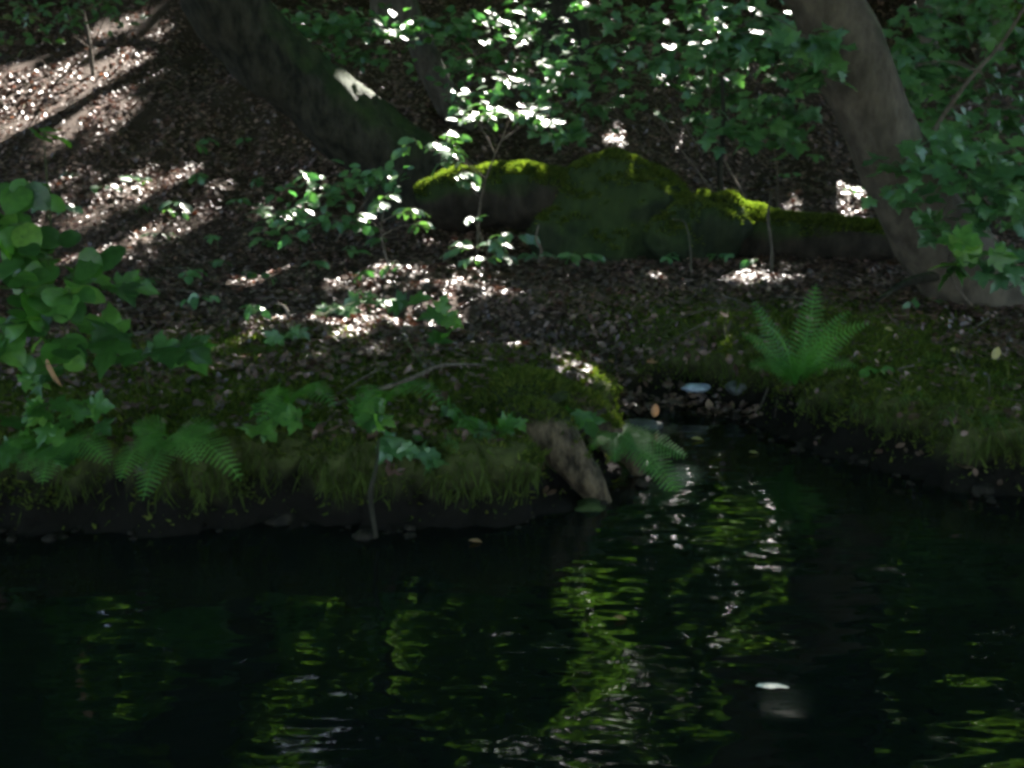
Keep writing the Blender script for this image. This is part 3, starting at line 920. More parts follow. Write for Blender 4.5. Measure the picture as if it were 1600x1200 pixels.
def twigs():
    arr = []
    for _ in range(420):
        y = 5.0 + 14 * random.random(); x = random.uniform(-.6 * y, .6 * y)
        if field(x, y)[0] < .3:
            continue
        h, nn = drop(x, y)
        a, L = random.uniform(0, 6.283), random.uniform(.1, .55)
        q = [drop(x + math.cos(a) * L * t, y + math.sin(a) * L * t)[0] + Vector((random.uniform(-.02, .02), random.uniform(-.02, .02), .02 + random.uniform(0, .03))) for t in (0, .5, 1)]
        r_ = random.uniform(.003, .008)
        arr.append(tube_arrays([(*q[0], r_), (*q[1], r_ * .8), (*q[2], r_ * .4)], 5, 4))
    v, f = join_arrays(arr)
    return link("fallen_twigs", tri_mesh("fallen_twigs", v, f, True), M['twig'])
tag(twigs(), "thin fallen twigs strewn through the leaf litter", "twigs", kind="stuff")

def ground_moss():
    pts, nrm, tries = [], [], 0
    # on the banks, faces of the ground mesh with moss; includes the overhanging lip
    me = ground.data
    V = TV; Q = quads
    c = V[Q].mean(1)
    sel = (np.abs(c[:, 0]) < 4.5) & (c[:, 1] < 8.6) & (c[:, 2] > .03)
    mm = mossm.ravel()[Q].mean(1)
    e1, e2 = V[Q[:, 1]] - V[Q[:, 0]], V[Q[:, 3]] - V[Q[:, 0]]
    nr = np.cross(e1, e2); ar = np.linalg.norm(nr, axis=1); nr /= ar[:, None] + 1e-9
    n2 = nz2.ravel()[Q].mean(1)
    w = ar * np.clip(mm * 1.2 - .12 + .35 * n2, 0, 1) * sel * np.clip((nr[:, 2] - .1) * 2.0, 0, 1) * np.where(c[:, 2] < .13, .1, 1)
    k = 120000
    pick = rng.choice(len(Q), k, p=w / w.sum())
    a, b_ = rng.random((k, 1)), rng.random((k, 1))
    p = V[Q[pick, 0]] + e1[pick] * a + e2[pick] * b_
    tv = np.array([(-.2, 0, -.1), (.2, 0, -.1), (.08, .1, 1.0), (0, -.2, -.1), (0, .2, -.1), (-.12, 0, .8)])
    tf = np.array([(0, 1, 2), (3, 4, 5)])
    nn = nr[pick] + rng.normal(0, .5, (k, 3))
    return link("moss", scatter("moss", tv, tf, frames(nn, rng.random(k) * 6.283, .034 * (.4 + rng.random(k) ** 2)), p), M['moss'])
tag(ground_moss(), "deep green moss cushioning the pond banks", "moss", kind="stuff")

def hanging():
    """moss and rootlets hanging from the lips of the banks"""
    V, Q = TV, quads
    c = V[Q].mean(1)
    e1, e2 = V[Q[:, 1]] - V[Q[:, 0]], V[Q[:, 3]] - V[Q[:, 0]]
    nr = np.cross(e1, e2); ar = np.linalg.norm(nr, axis=1); nr /= ar[:, None] + 1e-9
    w = ar * (np.abs(c[:, 0]) < 4.6) * (c[:, 1] < 7) * (c[:, 2] > .16) * (D.ravel()[Q].mean(1) < .32) * (D.ravel()[Q].mean(1) > 0) * np.clip(.6 + nz2.ravel()[Q].mean(1), .05, 1)
    k = 16000
    pick = rng.choice(len(Q), k, p=w / w.sum())
    p = V[Q[pick, 0]] + e1[pick] * rng.random((k, 1)) + e2[pick] * rng.random((k, 1))
    tv = np.array([(-.05, 0, 0), (.05, 0, 0), (.05, .02, .35), (-.04, .02, .35), (.03, -.05, .7), (-.02, -.05, .7), (0, -.16, 1)])
    tf = np.array([(0, 1, 2), (0, 2, 3), (3, 2, 4), (3, 4, 5), (5, 4, 6)])
    nn = np.stack([rng.normal(0, .35, k), rng.normal(0, .3, k) - .25, -np.ones(k) + rng.normal(0, .3, k)], 1)
    return link("hanging_moss", scatter("hanging_moss", tv, tf, frames(nn, rng.random(k) * 6.283, .02 + .10 * rng.random(k) ** 2.5), p, rng.random(k) * .5), M['moss'])
def margin():
    """mud clods and small stones awash along the foot of the banks"""
    import bmesh
    bm = bmesh.new(); bmesh.ops.create_icosphere(bm, subdivisions=2, radius=1)
    tv = np.array([v.co[:] for v in bm.verts]); tf = np.array([[v.index for v in f.verts] for f in bm.faces]); bm.free()
    arr = []
    pool = fine[(np.abs(fine[:, 0]) < 4.2)]
    for _ in range(260):
        p = pool[random.randrange(len(pool))]
        r_ = random.uniform(.008, .024) if random.random() < .9 else random.uniform(.03, .05)
        sd_ = random.uniform(0, 50)
        k = np.array([1 + .35 * noise.fractal(Vector(q * 1.4) + Vector((sd_, 0, 0)), 1, 2, 3) for q in tv])
        arr.append((tv * k[:, None] * np.array([r_ * random.uniform(.9, 1.5), r_, r_ * random.uniform(.5, .9)]) + np.array([p[0] + random.gauss(0, .06), p[1] + random.gauss(.03, .06), random.uniform(-.015, .015)]), tf))
    v, f = join_arrays(arr)
    return link("shore_clods", tri_mesh("shore_clods", v, f, True), M['mud'])
tag(margin(), "dark mud clods and small stones awash along the foot of the banks", "clods", kind="stuff")
tag(hanging(), "moss and rootlets hanging over the lips of the pond banks", "moss", kind="stuff")

def blade_arrays(base, direction, length, width):
    d = Vector(direction).normalized()
    side = d.cross(Vector((0, 0, 1)))
    side = side.normalized() if side.length > .05 else Vector((1, 0, 0))
    v, f = [], []
    pos = Vector(base)
    for i in range(5):
        t = i / 4
        w = width * (1 - t) ** .7
        v += [pos - side * w, pos + side * w]
        d = (d + Vector((0, 0, -.32))).normalized()
        pos = pos + d * length / 4
    for i in range(4):
        a = 2 * i
        f += [(a, a + 1, a + 3), (a, a + 3, a + 2)]
    return np.array([tuple(q) for q in v]), np.array(f)

def grass_tuft(base, n, length, label, out=(0, -1, .4)):
    arr = []
    for i in range(n):
        b0 = Vector(base) + Vector((random.gauss(0, .05), random.gauss(0, .04), 0))
        arr.append(blade_arrays(b0, Vector(out) + Vector((random.gauss(0, .5), random.gauss(0, .35), random.uniform(.1, .9))), length * random.uniform(.5, 1.1), .0028))
    v, f = join_arrays(arr)
    o = link("grass_tuft", tri_mesh("grass_tuft", v - np.array(base), f, False, np.repeat(rng.random(n), 8)), M['grass'])
    o.location = base
    tag(o, label, "grass", "grass tufts on the banks")
for u, v, n, L, lab in [(1545, 655, 60, .22, "pale tipped grass tuft hanging over the water at the right edge"),
                        (1490, 640, 50, .20, "grass tuft left of the pale tipped one at the right edge"),
                        (1420, 620, 40, .16, "low grass tuft on the right bank below the clover-green seedling"),
                        (1360, 640, 40, .15, "dark grass tuft at the lip of the right bank, right of the fern"),
                        (1580, 600, 40, .18, "grass tuft at the right edge, higher on the bank"),
                        (1330, 560, 45, .14, "short grass just right of the large fern's base"),
                        (1450, 560, 45, .14, "short grass left of the two yellowed leaves"),
                        (1530, 590, 45, .16, "short grass below the two yellowed leaves"),
                        (1060, 500, 40, .12, "short grass on the mossy mound left of the large fern"),
                        (330, 545, 60, .20, "grass tuft on top of the left bank behind the big lobed leaves"),
                        (420, 548, 60, .18, "grass tuft in the middle of the left bank top"),
                        (520, 560, 50, .14, "short grass tuft left of the pale stick"),
                        (640, 548, 50, .14, "short grass tuft above the bend of the pale stick"),
                        (60, 560, 50, .22, "grass tuft under the round-leaved sapling"),
                        (860, 605, 40, .10, "fine grass on the crown of the stump")]:
    g = gnd(u, v)
    grass_tuft(g, n, L, lab)

# ------------------------------------------------------------------ ferns
LIGHTWARD = Vector((0, -.5, .86))
def frond(parent, base, direction, length, width, droop, seed):
    rr = random.Random(seed)
    bend = rr.uniform(-.3, .3)
    d = Vector(direction).normalized()
    pos = Vector(base)
    steps = 23
    pts, dirs = [], []
    for i in range(steps):
        pts.append(pos.copy()); dirs.append(d.copy())
        pos = pos + d * length / steps
        d = (d + Vector((bend / steps, bend * .4 / steps, -droop / steps * (.4 + 1.3 * i / steps)))).normalized()
    v, f = [], []
    def quadstrip(p0, p1, w0, w1, side):
        a = len(v)
        v.extend([tuple(p0 - side * w0), tuple(p0 + side * w0), tuple(p1 + side * w1), tuple(p1 - side * w1)])
        f.extend([(a, a + 1, a + 2), (a, a + 2, a + 3)])
    for i in range(3, steps):
        t = (i - 3) / (steps - 4)
        prof = min(1, (t + .45) * 1.5) * (1 - t) ** .62 * (.88 + .24 * rr.random()) + .03
        L = width * prof
        sd = dirs[i].cross(LIGHTWARD)
        sd = sd.normalized() if sd.length > .05 else Vector((1, 0, 0))
        up = sd.cross(dirs[i]).normalized()
        for s in (-1, 1):
            pd = (sd * s + dirs[i] * .35 - up * (.12 + .1 * rr.random())).normalized()
            pn = max(3, int(9 * prof + 2))
            across = up.cross(pd).normalized()
            base_p = pts[i]
            quadstrip(base_p, base_p + pd * L, .0016, .0006, across)
            for j in range(pn):
                q = (j + .35) / pn
                lw = min(.40 * length / steps, .2 * L) * (1 - q) ** .7 + .002
                for s2 in (-1, 1):
                    ld = (across * s2 + pd * .5).normalized()
                    c0 = base_p + pd * L * q
                    quadstrip(c0, c0 + ld * lw, L / pn * .42, L / pn * .12, pd)
    for i in range(steps - 1):
        sd = dirs[i].cross(Vector((0, 0, 1)))
        sd = sd.normalized() if sd.length > .05 else Vector((1, 0, 0))
        quadstrip(pts[i], pts[i + 1], .0035 * (1 - i / steps) + .001, .0035 * (1 - i / steps) + .001, sd)
    return link("frond", tri_mesh("frond", np.array(v), np.array(f)), M['fern'], parent)

def fern(label, base, fronds):
    root = empty("fern", base); tag(root, label, "fern", "ferns on the banks")
    for i, (target, width, droop) in enumerate(fronds):
        dv = Vector(target) - Vector(base)
        L = dv.length * 1.06
        frond(root, base, dv + Vector((0, 0, droop * .52 * L)), L * random.uniform(.88, 1.1), width * 1.45, droop, i)

b = gnd(1242, 602)
fern("large fern with spreading arching fronds on the right bank", b, [
    (P(1150, 470, 5.9), .085, .8), (P(1292, 452, 6.05), .10, .5), (P(1130, 540, 5.65), .10, 1.2), (P(1158, 585, 5.5), .095, 1.3), (P(1378, 512, 5.7), .095, 1.4),
    (P(1200, 612, 5.35), .085, 1.4), (P(1352, 585, 5.45), .08, 1.4), (P(1240, 560, 5.3), .085, 1.0), (P(1205, 500, 5.45), .09, 1.1), (P(1345, 478, 5.95), .08, 1.2), (P(1300, 530, 5.4), .08, 1.0)])
b = gnd(268, 690) + Vector((0, -.02, .02))
fern("bright green fern drooping over the left bank towards the water", b, [
    (P(362, 822, 3.82), .085, 1.3), (P(252, 846, 3.82), .085, 1.4), (P(185, 790, 3.9), .08, 1.3), (P(205, 672, 4.2), .08, 1.0), (P(345, 690, 4.15), .08, 1.1), (P(305, 770, 3.8), .10, 1.2), (P(215, 735, 3.9), .08, 1.2)])
b = gnd(455, 640) + Vector((0, -.02, .02))
fern("small fern spilling over the lip right of the bright drooping one", b, [
    (P(400, 660, 4.1), .07, 1.2), (P(440, 705, 3.98), .08, 1.3), (P(500, 690, 4.0), .08, 1.3), (P(530, 640, 4.2), .07, 1.1), (P(410, 625, 4.45), .06, .9)])
b = gnd(600, 640) + Vector((0, -.02, .02))
fern("small fern spilling over the lip above the hanging root", b, [
    (P(545, 670, 4.1), .07, 1.2), (P(590, 700, 4.0), .07, 1.3), (P(655, 690, 4.05), .08, 1.3), (P(650, 640, 4.3), .06, 1.0)])
b = gnd(90, 700) + Vector((0, -.02, .02))
fern("dark fern low on the bank at the left edge", b, [
    (P(30, 770, 3.95), .09, 1.2), (P(90, 800, 3.9), .09, 1.3), (P(150, 770, 3.92), .09, 1.3), (P(10, 700, 4.15), .07, 1.0)])
b = P(958, 672, 4.95)
fern("fern growing on the stump's right root, arching down to the water", b, [
    (P(1074, 735, 4.8), .085, .55), (P(1050, 798, 4.72), .09, .9), (P(1005, 765, 4.68), .075, 1.0), (P(965, 738, 4.7), .07, .9), (P(1015, 688, 5.0), .06, .5), (P(925, 715, 4.75), .05, .9)])
b = P(690, 668, 4.5)
fern("small dark fern frond clump hanging below the middle of the left bank lip", b, [
    (P(700, 735, 4.2), .06, .9), (P(650, 700, 4.3), .055, .7), (P(745, 690, 4.35), .05, .7)])

# ------------------------------------------------------------------ plants on the left bank
g = gnd(70, 690) or P(70, 690, 4.3)
plant("broadleaf_sapling", "tall round-leaved sapling rising at the left edge", "sapling", (P(55, 640, 4.35)), [
    (P(68, 215, 4.35), (.02, .02, .02), 2), (P(45, 290, 4.35), (.10, .08, .05), 8), (P(20, 360, 4.4), (.14, .1, .10), 15), (P(75, 400, 4.35), (.14, .1, .09), 15),
    (P(30, 450, 4.3), (.16, .1, .10), 17), (P(105, 450, 4.3), (.14, .1, .08), 11), (P(25, 530, 4.3), (.15, .1, .09), 15), (P(85, 520, 4.3), (.14, .1, .09), 13), (P(100, 560, 4.25), (.08, .08, .05), 5)],
    'round', .115, .007, tilt=.55, toward=.7, mass=.5)
plant("lobed_seedling", "sycamore seedling with three very large lobed leaves left of the bank top", "seedling", gnd(235, 620), [
    (P(195, 530, 4.5), (.09, .08, .05), 4), (P(232, 560, 4.45), (.08, .08, .04), 4), (P(275, 545, 4.5), (.06, .06, .04), 3), (P(170, 450, 4.6), (.06, .05, .04), 3)],
    'maple', .20, .005, tilt=.22, toward=.75)
plant("lobed_seedling", "leafy seedling with bright lobed leaves below the round-leaved sapling", "seedling", P(85, 740, 4.25), [
    (P(85, 650, 4.2), (.09, .07, .07), 7), (P(55, 600, 4.3), (.09, .08, .06), 6), (P(105, 710, 4.15), (.07, .06, .05), 6), (P(20, 690, 4.2), (.08, .06, .06), 6), (P(130, 640, 4.2), (.06, .05, .05), 4)],
    'maple', .105, .005, tilt=.45, toward=.7, more=1.3, mass=.4)
plant("lobed_seedling", "cluster of lobed seedlings leaning over the bank left of centre", "seedling", gnd(450, 640), [
    (P(420, 635, 4.35), (.08, .07, .03), 5), (P(470, 660, 4.25), (.08, .06, .04), 5), (P(395, 665, 4.3), (.07, .06, .03), 3)],
    'maple', .095, .004, tilt=.4, toward=.6, more=1.9)
plant("lobed_seedling", "seedling whose leaves droop past the bank lip above the hanging root", "seedling", gnd(560, 640), [
    (P(545, 640, 4.3), (.09, .07, .03), 6), (P(580, 660, 4.25), (.06, .06, .03), 4), (P(575, 628, 4.4), (.04, .05, .02), 3)],
    'maple', .095, .004, tilt=.4, toward=.6, more=1.9)
plant("lobed_seedling", "seedling at the bank lip just left of the stump roots", "seedling", gnd(760, 650), [
    (P(735, 660, 4.5), (.07, .06, .03), 5), (P(770, 680, 4.4), (.08, .06, .04), 6), (P(700, 645, 4.6), (.06, .06, .03), 4), (P(800, 665, 4.5), (.04, .04, .02), 2)],
    'maple', .085, .004, tilt=.4, toward=.6, more=1.9)
plant("lobed_seedling", "dark seedling hanging low on the bank face left of the stump", "seedling", P(640, 680, 4.35), [
    (P(655, 705, 4.2), (.08, .05, .04), 5), (P(690, 722, 4.2), (.06, .05, .03), 4), (P(620, 690, 4.25), (.05, .05, .03), 3)],
    'maple_blue', .085, .004, tilt=.4, toward=.7, more=1.8)
plant("lobed_seedling", "upright seedling with square-set leaves behind the middle of the left bank", "seedling", gnd(685, 590), [
    (P(635, 475, 6.0), (.07, .05, .02), 4), (P(685, 495, 6.0), (.07, .05, .03), 5), (P(690, 535, 6.0), (.06, .05, .04), 5)],
    'maple', .14, .005, tilt=.25, toward=.6)
plant("lobed_seedling", "bright leaf cluster growing on the stump between its two roots", "seedling", P(905, 670, 4.9), [
    (P(905, 645, 4.8), (.05, .04, .03), 4), (P(860, 618, 4.95), (.05, .04, .02), 3)], 'maple', .11, .004, tilt=.3, toward=.6)
plant("lobed_seedling", "seedling spreading flat at the back of the left bank, under the dark ditch", "seedling", gnd(470, 540), [
    (P(445, 520, 6.2), (.12, .08, .04), 7), (P(520, 480, 7.2), (.16, .1, .05), 8), (P(560, 470, 7.3), (.12, .1, .05), 6)], 'maple_blue', .12, .005, tilt=.4, toward=.5)
plant("bank_seedling", "clover-green seedling on the right bank, right of the fern", "seedling", gnd(1370, 590), [
    (P(1370, 578, 5.6), (.08, .05, .02), 8)], 'round', .06, .003, tilt=.3, toward=.4)

# ------------------------------------------------------------------ the sunlit shrub in the middle
plant("glossy_shrub", "shrub with shining white-lit leaves behind the fallen trunk, upper spray", "shrub", gnd(745, 402), [
    (P(740, 185, 9.6), (.32, .25, .10), 30), (P(800, 180, 9.6), (.34, .25, .10), 36), (P(850, 185, 9.6), (.26, .2, .08), 24), (P(690, 225, 9.4), (.30, .25, .10), 28),
    (P(720, 250, 9.3), (.30, .25, .12), 20), (P(650, 225, 9.4), (.2, .2, .07), 10), (P(705, 280, 9.2), (.22, .2, .08), 14)], 'oval_gloss', .125, .014, 'twig', tilt=.26, toward=.30)
plant("glossy_shrub", "left lower spray of the shining shrub, over dark ground", "shrub", gnd(610, 420), [
    (P(600, 320, 9.1), (.25, .2, .09), 14), (P(650, 330, 9.0), (.22, .2, .09), 14), (P(655, 350, 8.9), (.16, .16, .05), 8), (P(560, 340, 9.1), (.25, .2, .08), 12)], 'oval_gloss', .12, .010, 'twig', tilt=.26, toward=.30)
plant("glossy_shrub", "small shining shrub in front of the fallen trunk's dark hollow", "shrub", gnd(770, 425), [
    (P(720, 385, 8.8), (.20, .18, .10), 16), (P(765, 375, 8.8), (.22, .18, .12), 20), (P(810, 370, 8.8), (.18, .16, .11), 14), (P(750, 405, 8.7), (.28, .2, .06), 16), (P(835, 402, 8.7), (.14, .14, .05), 8), (P(740, 345, 8.8), (.10, .1, .04), 5)], 'oval_gloss', .115, .010, 'twig', tilt=.28, toward=.30)
plant("green_seedling", "low dull-green seedling right of the small shining shrub", "seedling", gnd(900, 415), [
    (P(900, 400, 8.9), (.25, .2, .05), 14)], 'oval', .12, .006, tilt=.4)

# ------------------------------------------------------------------ understorey saplings up the slope
def sap(name, label, base, cl, kind='maple_blue', size=.145, r=.012, mass=1.7, thin=1.0):
    plant(name, label, "sapling", base, [(P(u, v, y), (rx * 1.15, ry * 1.15, rz * 1.3), max(2, int(n * 1.3 * thin))) for u, v, y, rx, ry, rz, n in cl], kind, size * 1.0, r, 'twig', tilt=.42, toward=.5, mass=mass)
sap("sycamore_sapling", "big sycamore sapling spreading lobed foliage behind the mossy boulder", gnd(1120, 300), [
    (870, 120, 11, .35, .3, .12, 14), (930, 95, 11, .4, .3, .14, 18), (990, 130, 11, .4, .3, .14, 18), (1050, 90, 11, .4, .3, .14, 18), (1000, 60, 11.3, .4, .3, .12, 14), (1100, 130, 11, .35, .3, .12, 14),
    (930, 160, 10.8, .4, .3, .12, 14), (1080, 180, 10.6, .3, .25, .1, 10), (860, 170, 10.8, .3, .25, .1, 10), (900, 210, 10.7, .3, .2, .07, 8)])
sap("sycamore_sapling", "sycamore sapling with foliage crossing in front of the leaning grey trunk", gnd(1180, 330), [
    (1150, 60, 9.2, .3, .3, .10, 14), (1210, 75, 9.0, .3, .3, .10, 14), (1280, 70, 7.1, .16, .15, .05, 8), (1190, 30, 9.3, .3, .3, .1, 10), (1280, 125, 7.1, .14, .12, .05, 7), (1130, 20, 9.5, .3, .3, .1, 10)])
sap("sycamore_sapling", "thin sapling with hanging leaves between the boulder and the grey trunk", gnd(1215, 350), [
    (1200, 170, 9.6, .2, .2, .08, 9), (1220, 210, 9.5, .2, .2, .10, 10), (1150, 205, 9.6, .2, .2, .08, 8), (1240, 175, 9.6, .14, .15, .06, 6)])
sap("sycamore_sapling", "sapling whose foliage fills the gap right of the leaning grey trunk", gnd(1560, 350), [
    (1430, 60, 10.5, .35, .3, .14, 14), (1490, 110, 10.5, .35, .3, .16, 16), (1440, 150, 10.4, .3, .3, .12, 12), (1540, 50, 10.5, .35, .3, .14, 14), (1540, 140, 10.3, .35, .3, .14, 14), (1590, 90, 10.2, .3, .3, .14, 12), (1480, 20, 10.7, .35, .3, .12, 12)])
sap("sycamore_sapling", "tall sapling filling the upper right corner with lobed leaves", gnd(1500, 330), [
    (1400, 110, 9.4, .25, .25, .12, 12), (1460, 190, 9.3, .3, .25, .12, 14), (1530, 195, 9.2, .3, .25, .12, 14), (1590, 30, 9.4, .3, .3, .14, 12), (1590, 180, 9.2, .25, .25, .12, 12), (1450, 100, 9.6, .3, .3, .14, 12), (1500, 20, 9.6, .3, .3, .12, 12)], thin=.6)
sap("sycamore_sapling", "sapling spreading level foliage over the foot of the grey trunk", gnd(1590, 400), [
    (1420, 265, 7.0, .20, .18, .08, 12), (1480, 245, 7.1, .22, .2, .07, 12), (1540, 250, 7.2, .22, .2, .08, 12), (1590, 265, 7.2, .2, .2, .08, 10), (1400, 300, 6.9, .12, .12, .05, 7), (1590, 310, 7.1, .15, .15, .05, 6), (1500, 215, 7.4, .2, .2, .07, 8), (1470, 350, 6.9, .16, .15, .06, 9), (1550, 340, 6.9, .18, .15, .06, 10), (1590, 420, 6.8, .16, .15, .06, 9)], size=.13, r=.010, thin=.9)
sap("sycamore_sapling", "small bright sycamore seedling with big lobed leaves at the grey trunk's foot", gnd(1530, 480), [
    (1490, 375, 6.6, .12, .1, .05, 6), (1540, 405, 6.6, .12, .1, .06, 7), (1505, 425, 6.5, .12, .1, .05, 6)], 'maple', .16, .007, 0)
sap("beech_sapling", "beech sapling with level leaf layers at the top left of centre", gnd(560, 210), [
    (450, 45, 12.5, .45, .35, .08, 20), (520, 40, 12.5, .5, .35, .10, 24), (590, 55, 12.4, .5, .35, .10, 24), (660, 45, 12.4, .45, .35, .10, 22), (560, 85, 12.3, .4, .35, .07, 16), (730, 40, 12.4, .4, .3, .1, 16)], 'oval', .14)
sap("beech_sapling", "beech sapling behind the slim trunk, lit yellow-green here and there", gnd(800, 160), [
    (740, 60, 13, .4, .3, .15, 16), (790, 35, 13.2, .4, .3, .15, 16), (800, 100, 13, .35, .3, .12, 14), (750, 110, 12.8, .3, .3, .1, 10), (830, 15, 13.5, .4, .3, .12, 12)], 'oval', .13)
sap("beech_sapling", "beech sapling at the upper left corner", gnd(80, 130), [
    (40, 20, 14, .5, .4, .15, 16), (110, 15, 14.2, .5, .4, .15, 16), (170, 10, 14.4, .4, .4, .12, 12), (20, 60, 14, .4, .4, .1, 8)], 'oval', .14)
sap("beech_sapling", "young beech drooping leaves left of the fallen trunk, under the leaning giant", gnd(520, 375), [
    (500, 300, 9.8, .3, .25, .09, 14), (560, 290, 9.8, .3, .25, .09, 14), (440, 340, 9.5, .3, .25, .06, 12), (520, 350, 9.3, .35, .25, .07, 14), (600, 275, 9.9, .25, .25, .07, 10)], 'oval', .12)

sap("beech_sapling", "beech sapling in the dim gap between the slim trunk and the broad dark trunk", gnd(800, 200), [
    (760, 150, 11.6, .35, .3, .1, 14), (820, 140, 11.8, .35, .3, .1, 14), (700, 110, 12.2, .35, .3, .1, 12), (850, 60, 12.5, .4, .3, .12, 14)], 'oval', .13)
sap("sycamore_sapling", "sapling with dense dark foliage at the top, left of the grey trunk", gnd(1100, 240), [
    (960, 20, 12, .5, .4, .14, 16), (1040, 30, 12, .5, .4, .14, 16), (1110, 70, 11.8, .45, .4, .14, 16), (1180, 110, 11.6, .4, .4, .14, 14), (1220, 30, 11.6, .4, .4, .14, 12), (1150, 150, 11.4, .35, .3, .12, 12)])
sap("sycamore_sapling", "sapling with low foliage behind the foot of the grey trunk, right edge", gnd(1580, 330), [
    (1560, 330, 8.6, .25, .25, .10, 12), (1500, 300, 8.8, .25, .25, .08, 10), (1590, 290, 8.6, .25, .25, .08, 10), (1470, 330, 8.6, .16, .2, .06, 8)])
sap("beech_sapling", "thin sapling with sparse leaves in the shade right of the leaning giant", gnd(480, 60), [
    (430, 20, 14.5, .4, .4, .1, 12), (500, 70, 14, .4, .4, .1, 12), (560, 20, 14.5, .4, .4, .1, 12)], 'oval', .13)

# seedlings strewn over the slope
for i, (u, v, n, kind, s) in enumerate([(130, 285, 6, 'oval_gloss', .11), (165, 300, 6, 'oval_gloss', .11), (215, 290, 7, 'oval_gloss', .12), (245, 288, 6, 'oval_gloss', .11), (280, 322, 5, 'oval_gloss', .16), (105, 330, 6, 'oval_gloss', .12),
        (220, 328, 5, 'oval', .12), (305, 280, 5, 'oval', .12), (300, 230, 6, 'oval', .13), (325, 225, 5, 'oval', .12), (390, 225, 5, 'oval', .12), (370, 325, 6, 'oval', .11), (400, 290, 5, 'oval', .11), (265, 345, 5, 'oval_gloss', .11),
        (300, 440, 7, 'oval', .11), (360, 420, 7, 'oval', .11), (420, 440, 8, 'oval', .11), (480, 430, 7, 'oval', .11), (540, 400, 7, 'oval', .11), (560, 445, 7, 'oval', .10), (230, 460, 7, 'oval', .10), (330, 490, 8, 'oval', .10), (400, 500, 8, 'oval', .10), (590, 490, 7, 'oval', .09), (620, 440, 6, 'oval', .10), (450, 350, 7, 'oval', .11), (250, 370, 6, 'oval', .11), (340, 380, 6, 'oval', .11), (410, 385, 7, 'oval', .12), (470, 385, 7, 'oval', .12), (600, 385, 6, 'oval', .12), (1270, 255, 6, 'oval', .12), (1230, 280, 6, 'oval', .12), (1330, 300, 5, 'oval', .12),
        (1180, 415, 7, 'oval', .10), (1130, 410, 6, 'oval', .10), (1045, 415, 6, 'oval', .09), (1500, 460, 6, 'oval', .10), (1440, 480, 5, 'oval', .08), (1580, 360, 6, 'oval', .12)]):
    g = gnd(u, v + 8)
    side = ("left, leaves shining white" if kind == 'oval_gloss' else "left, dull green") if u < 640 else ("right, beyond the low log" if v < 350 else "right, in front of the boulders")
    plant("woodland_seedling", "tiny low seedling in the leaf litter on the %s" % side, "seedling", g,
          [(g + Vector((random.uniform(-.04, .04), -.05, random.uniform(.08, .16))), (.16, .12, .03), n)], kind, s, .004, group="seedlings in the litter, %s" % side, tilt=.3, toward=.25)

# ------------------------------------------------------------------ sticks, twigs, roots
def stick(name, label, cat, pts, mat='twig', seg=7):
    p = [(*P(u, v, y), r) for u, v, y, r in pts]
    v, f = tube_arrays(p, 26, seg, .12, 1.0, 14)
    o = link(name, tri_mesh(name, v, f, True), M[mat])
    return tag(o, label, cat)
def onground(u, v, dz=.02):
    g = gnd(u, v)
    return g.y
stick("stick", "pale bent stick lying across the moss of the left bank", "stick", [(500, 640, onground(500, 640) - .03, .010), (580, 613, onground(580, 613) - .14, .012), (640, 592, onground(640, 592) - .16, .012), (690, 571, onground(690, 571) - .16, .010), (760, 570, onground(760, 570) - .16, .007)])
stick("root", "thin root hanging from the left bank face into the water", "root", [(592, 685, 4.14, .006), (588, 730, 4.06, .008), (579, 775, 4.02, .011), (588, 840, 4.03, .010)], 'bark_dark')
stick("branch", "bare dead branch slanting across the foliage at the upper right", "branch", [(1440, 262, 8.2, .020), (1462, 200, 8.2, .019), (1510, 130, 8.1, .017), (1570, 60, 8.0, .014), (1625, -30, 7.9, .010)], 'twig')
stick("stick", "dark twig leaning in the ditch behind the stump", "stick", [(900, 570, 6.6, .006), (940, 552, 6.7, .008), (985, 533, 6.8, .006)])
stick("branch", "curved bare twig standing behind the left bank", "branch", [(435, 520, 6.9, .010), (450, 500, 6.9, .012), (445, 480, 6.95, .010), (425, 472, 7.0, .006)])
stick("branch", "bent twig in front of the lower boulder", "branch", [(1080, 430, 9.0, .010), (1078, 380, 9.1, .009), (1070, 348, 9.2, .008), (1050, 342, 9.2, .004)], 'bark_far')
stick("branch", "thin upright stem in front of the low log", "branch", [(1204, 432, 8.9, .016), (1206, 390, 8.95, .014), (1200, 340, 9.0, .012), (1205, 300, 9.0, .006)], 'bark_far')
stick("branch", "thin dark stem rising behind the boulder", "branch", [(1128, 330, 10.3, .03), (1125, 260, 10.3, .03), (1130, 190, 10.4, .025), (1128, 120, 10.5, .02)], 'bark_dark')
stick("branch", "crooked pale twig right of the small shining shrub", "branch", [(840, 412, 8.7, .006), (846, 392, 8.7, .012), (838, 372, 8.7, .010), (842, 350, 8.75, .005)])
stick("root", "gnarled dark root at the edge of the grey trunk's foot", "root", [(1370, 470, 7.2, .01), (1420, 440, 7.4, .03), (1480, 430, 7.5, .05), (1520, 440, 7.6, .06)], 'bark_dark')

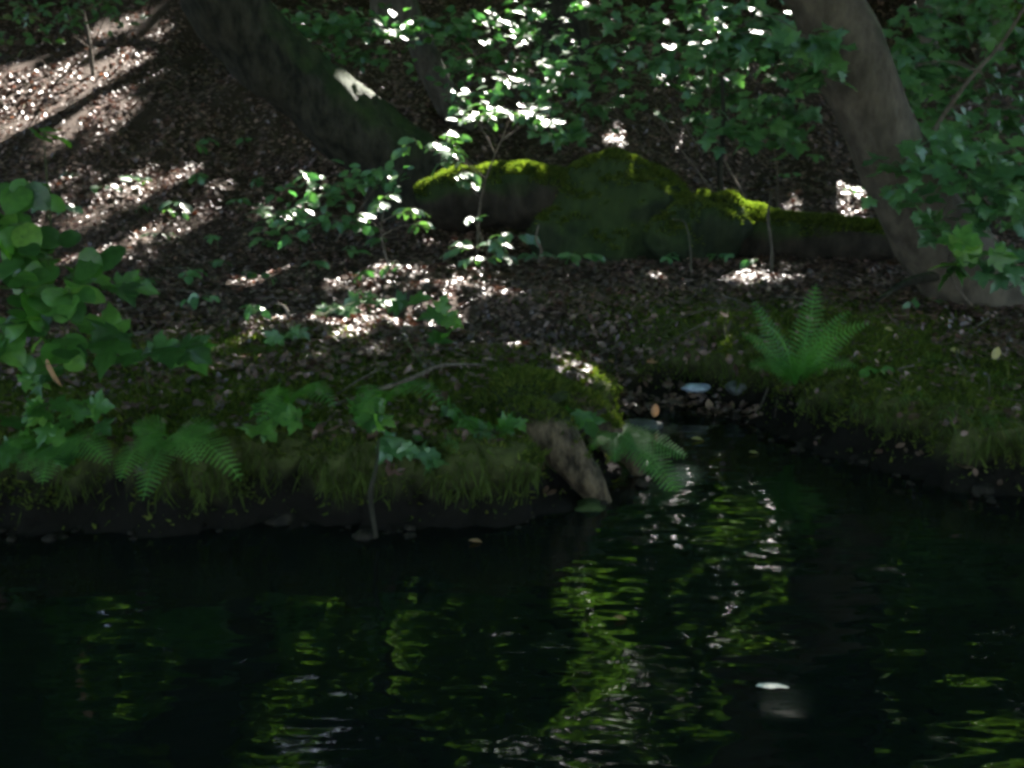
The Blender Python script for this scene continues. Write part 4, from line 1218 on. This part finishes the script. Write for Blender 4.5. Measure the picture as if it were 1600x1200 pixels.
# single fallen and floating leaves
def lone_leaf(u, v, kind, size, label, cat="leaf", pos=None, nrm=(0, -.5, 1), d=(1, .2, 0), name="fallen_leaf"):
    p = pos or gnd(u, v) + Vector((0, -.02, .02))
    o = bpy.data.objects.new(name, LEAF[kind][1]); col.objects.link(o)
    o.matrix_basis = leaf_matrix(p, d, nrm, size)
    tag(o, label, cat, "single leaves lying about")
lone_leaf(1482, 552, 'yellow', .09, "left of two yellowed leaves lying on the right bank")
lone_leaf(1550, 566, 'yellow', .08, "right of two yellowed leaves lying on the right bank", d=(.3, .1, 1))
lone_leaf(1380, 518, 'yellow', .07, "pale leaf at the tip of the fern's right frond")
lone_leaf(750, 722, 'tan', .07, "tan leaf caught on the bank face left of the stump", pos=P(748, 722, 4.28), nrm=(0, -1, .3))
lone_leaf(78, 565, 'tan_narrow', .14, "narrow tan dead leaf hanging among the round green leaves", pos=P(72, 560, 4.12), nrm=(0, -1, .2), d=(.25, 0, -1))
lone_leaf(950, 568, 'tan', .10, "large tan leaf lying in the dark ditch")
lone_leaf(1010, 570, 'tan', .09, "tan leaf right of the large one in the dark ditch", d=(1, .5, .2))
lone_leaf(1020, 645, 'tan', .08, "tan leaf standing at the edge of the inlet", pos=P(1022, 652, 5.8), nrm=(0, -1, .2), d=(.1, 0, 1))
for u, v, s, lab in [(732, 849, .06, "leaf floating in front of the hanging root"), (958, 970, .05, "leaf floating on the open water in the middle"), (1170, 710, .06, "leaf floating beside the right bank"), (1080, 689, .08, "leaf floating in the inlet behind the fern")]:
    r_ = ray(u, v); t = -CAM_H / r_.z
    lone_leaf(u, v, 'tan' if v > 800 else 'yellow', s, lab, pos=Vector((0, 0, CAM_H)) + r_ * t + Vector((0, 0, .012)), nrm=(0, 0, 1), name="floating_leaf")

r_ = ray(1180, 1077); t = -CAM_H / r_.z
lone_leaf(1180, 1077, 'pale', .115, "white sun glint on the dark water at lower right, modelled as a narrow leaf", pos=Vector((0, 0, CAM_H)) + r_ * t + Vector((0, 0, .012)), nrm=(0, -.1, 1), d=(1, .08, 0), name="floating_leaf")  # leaf shape standing in for a sun glint on the water
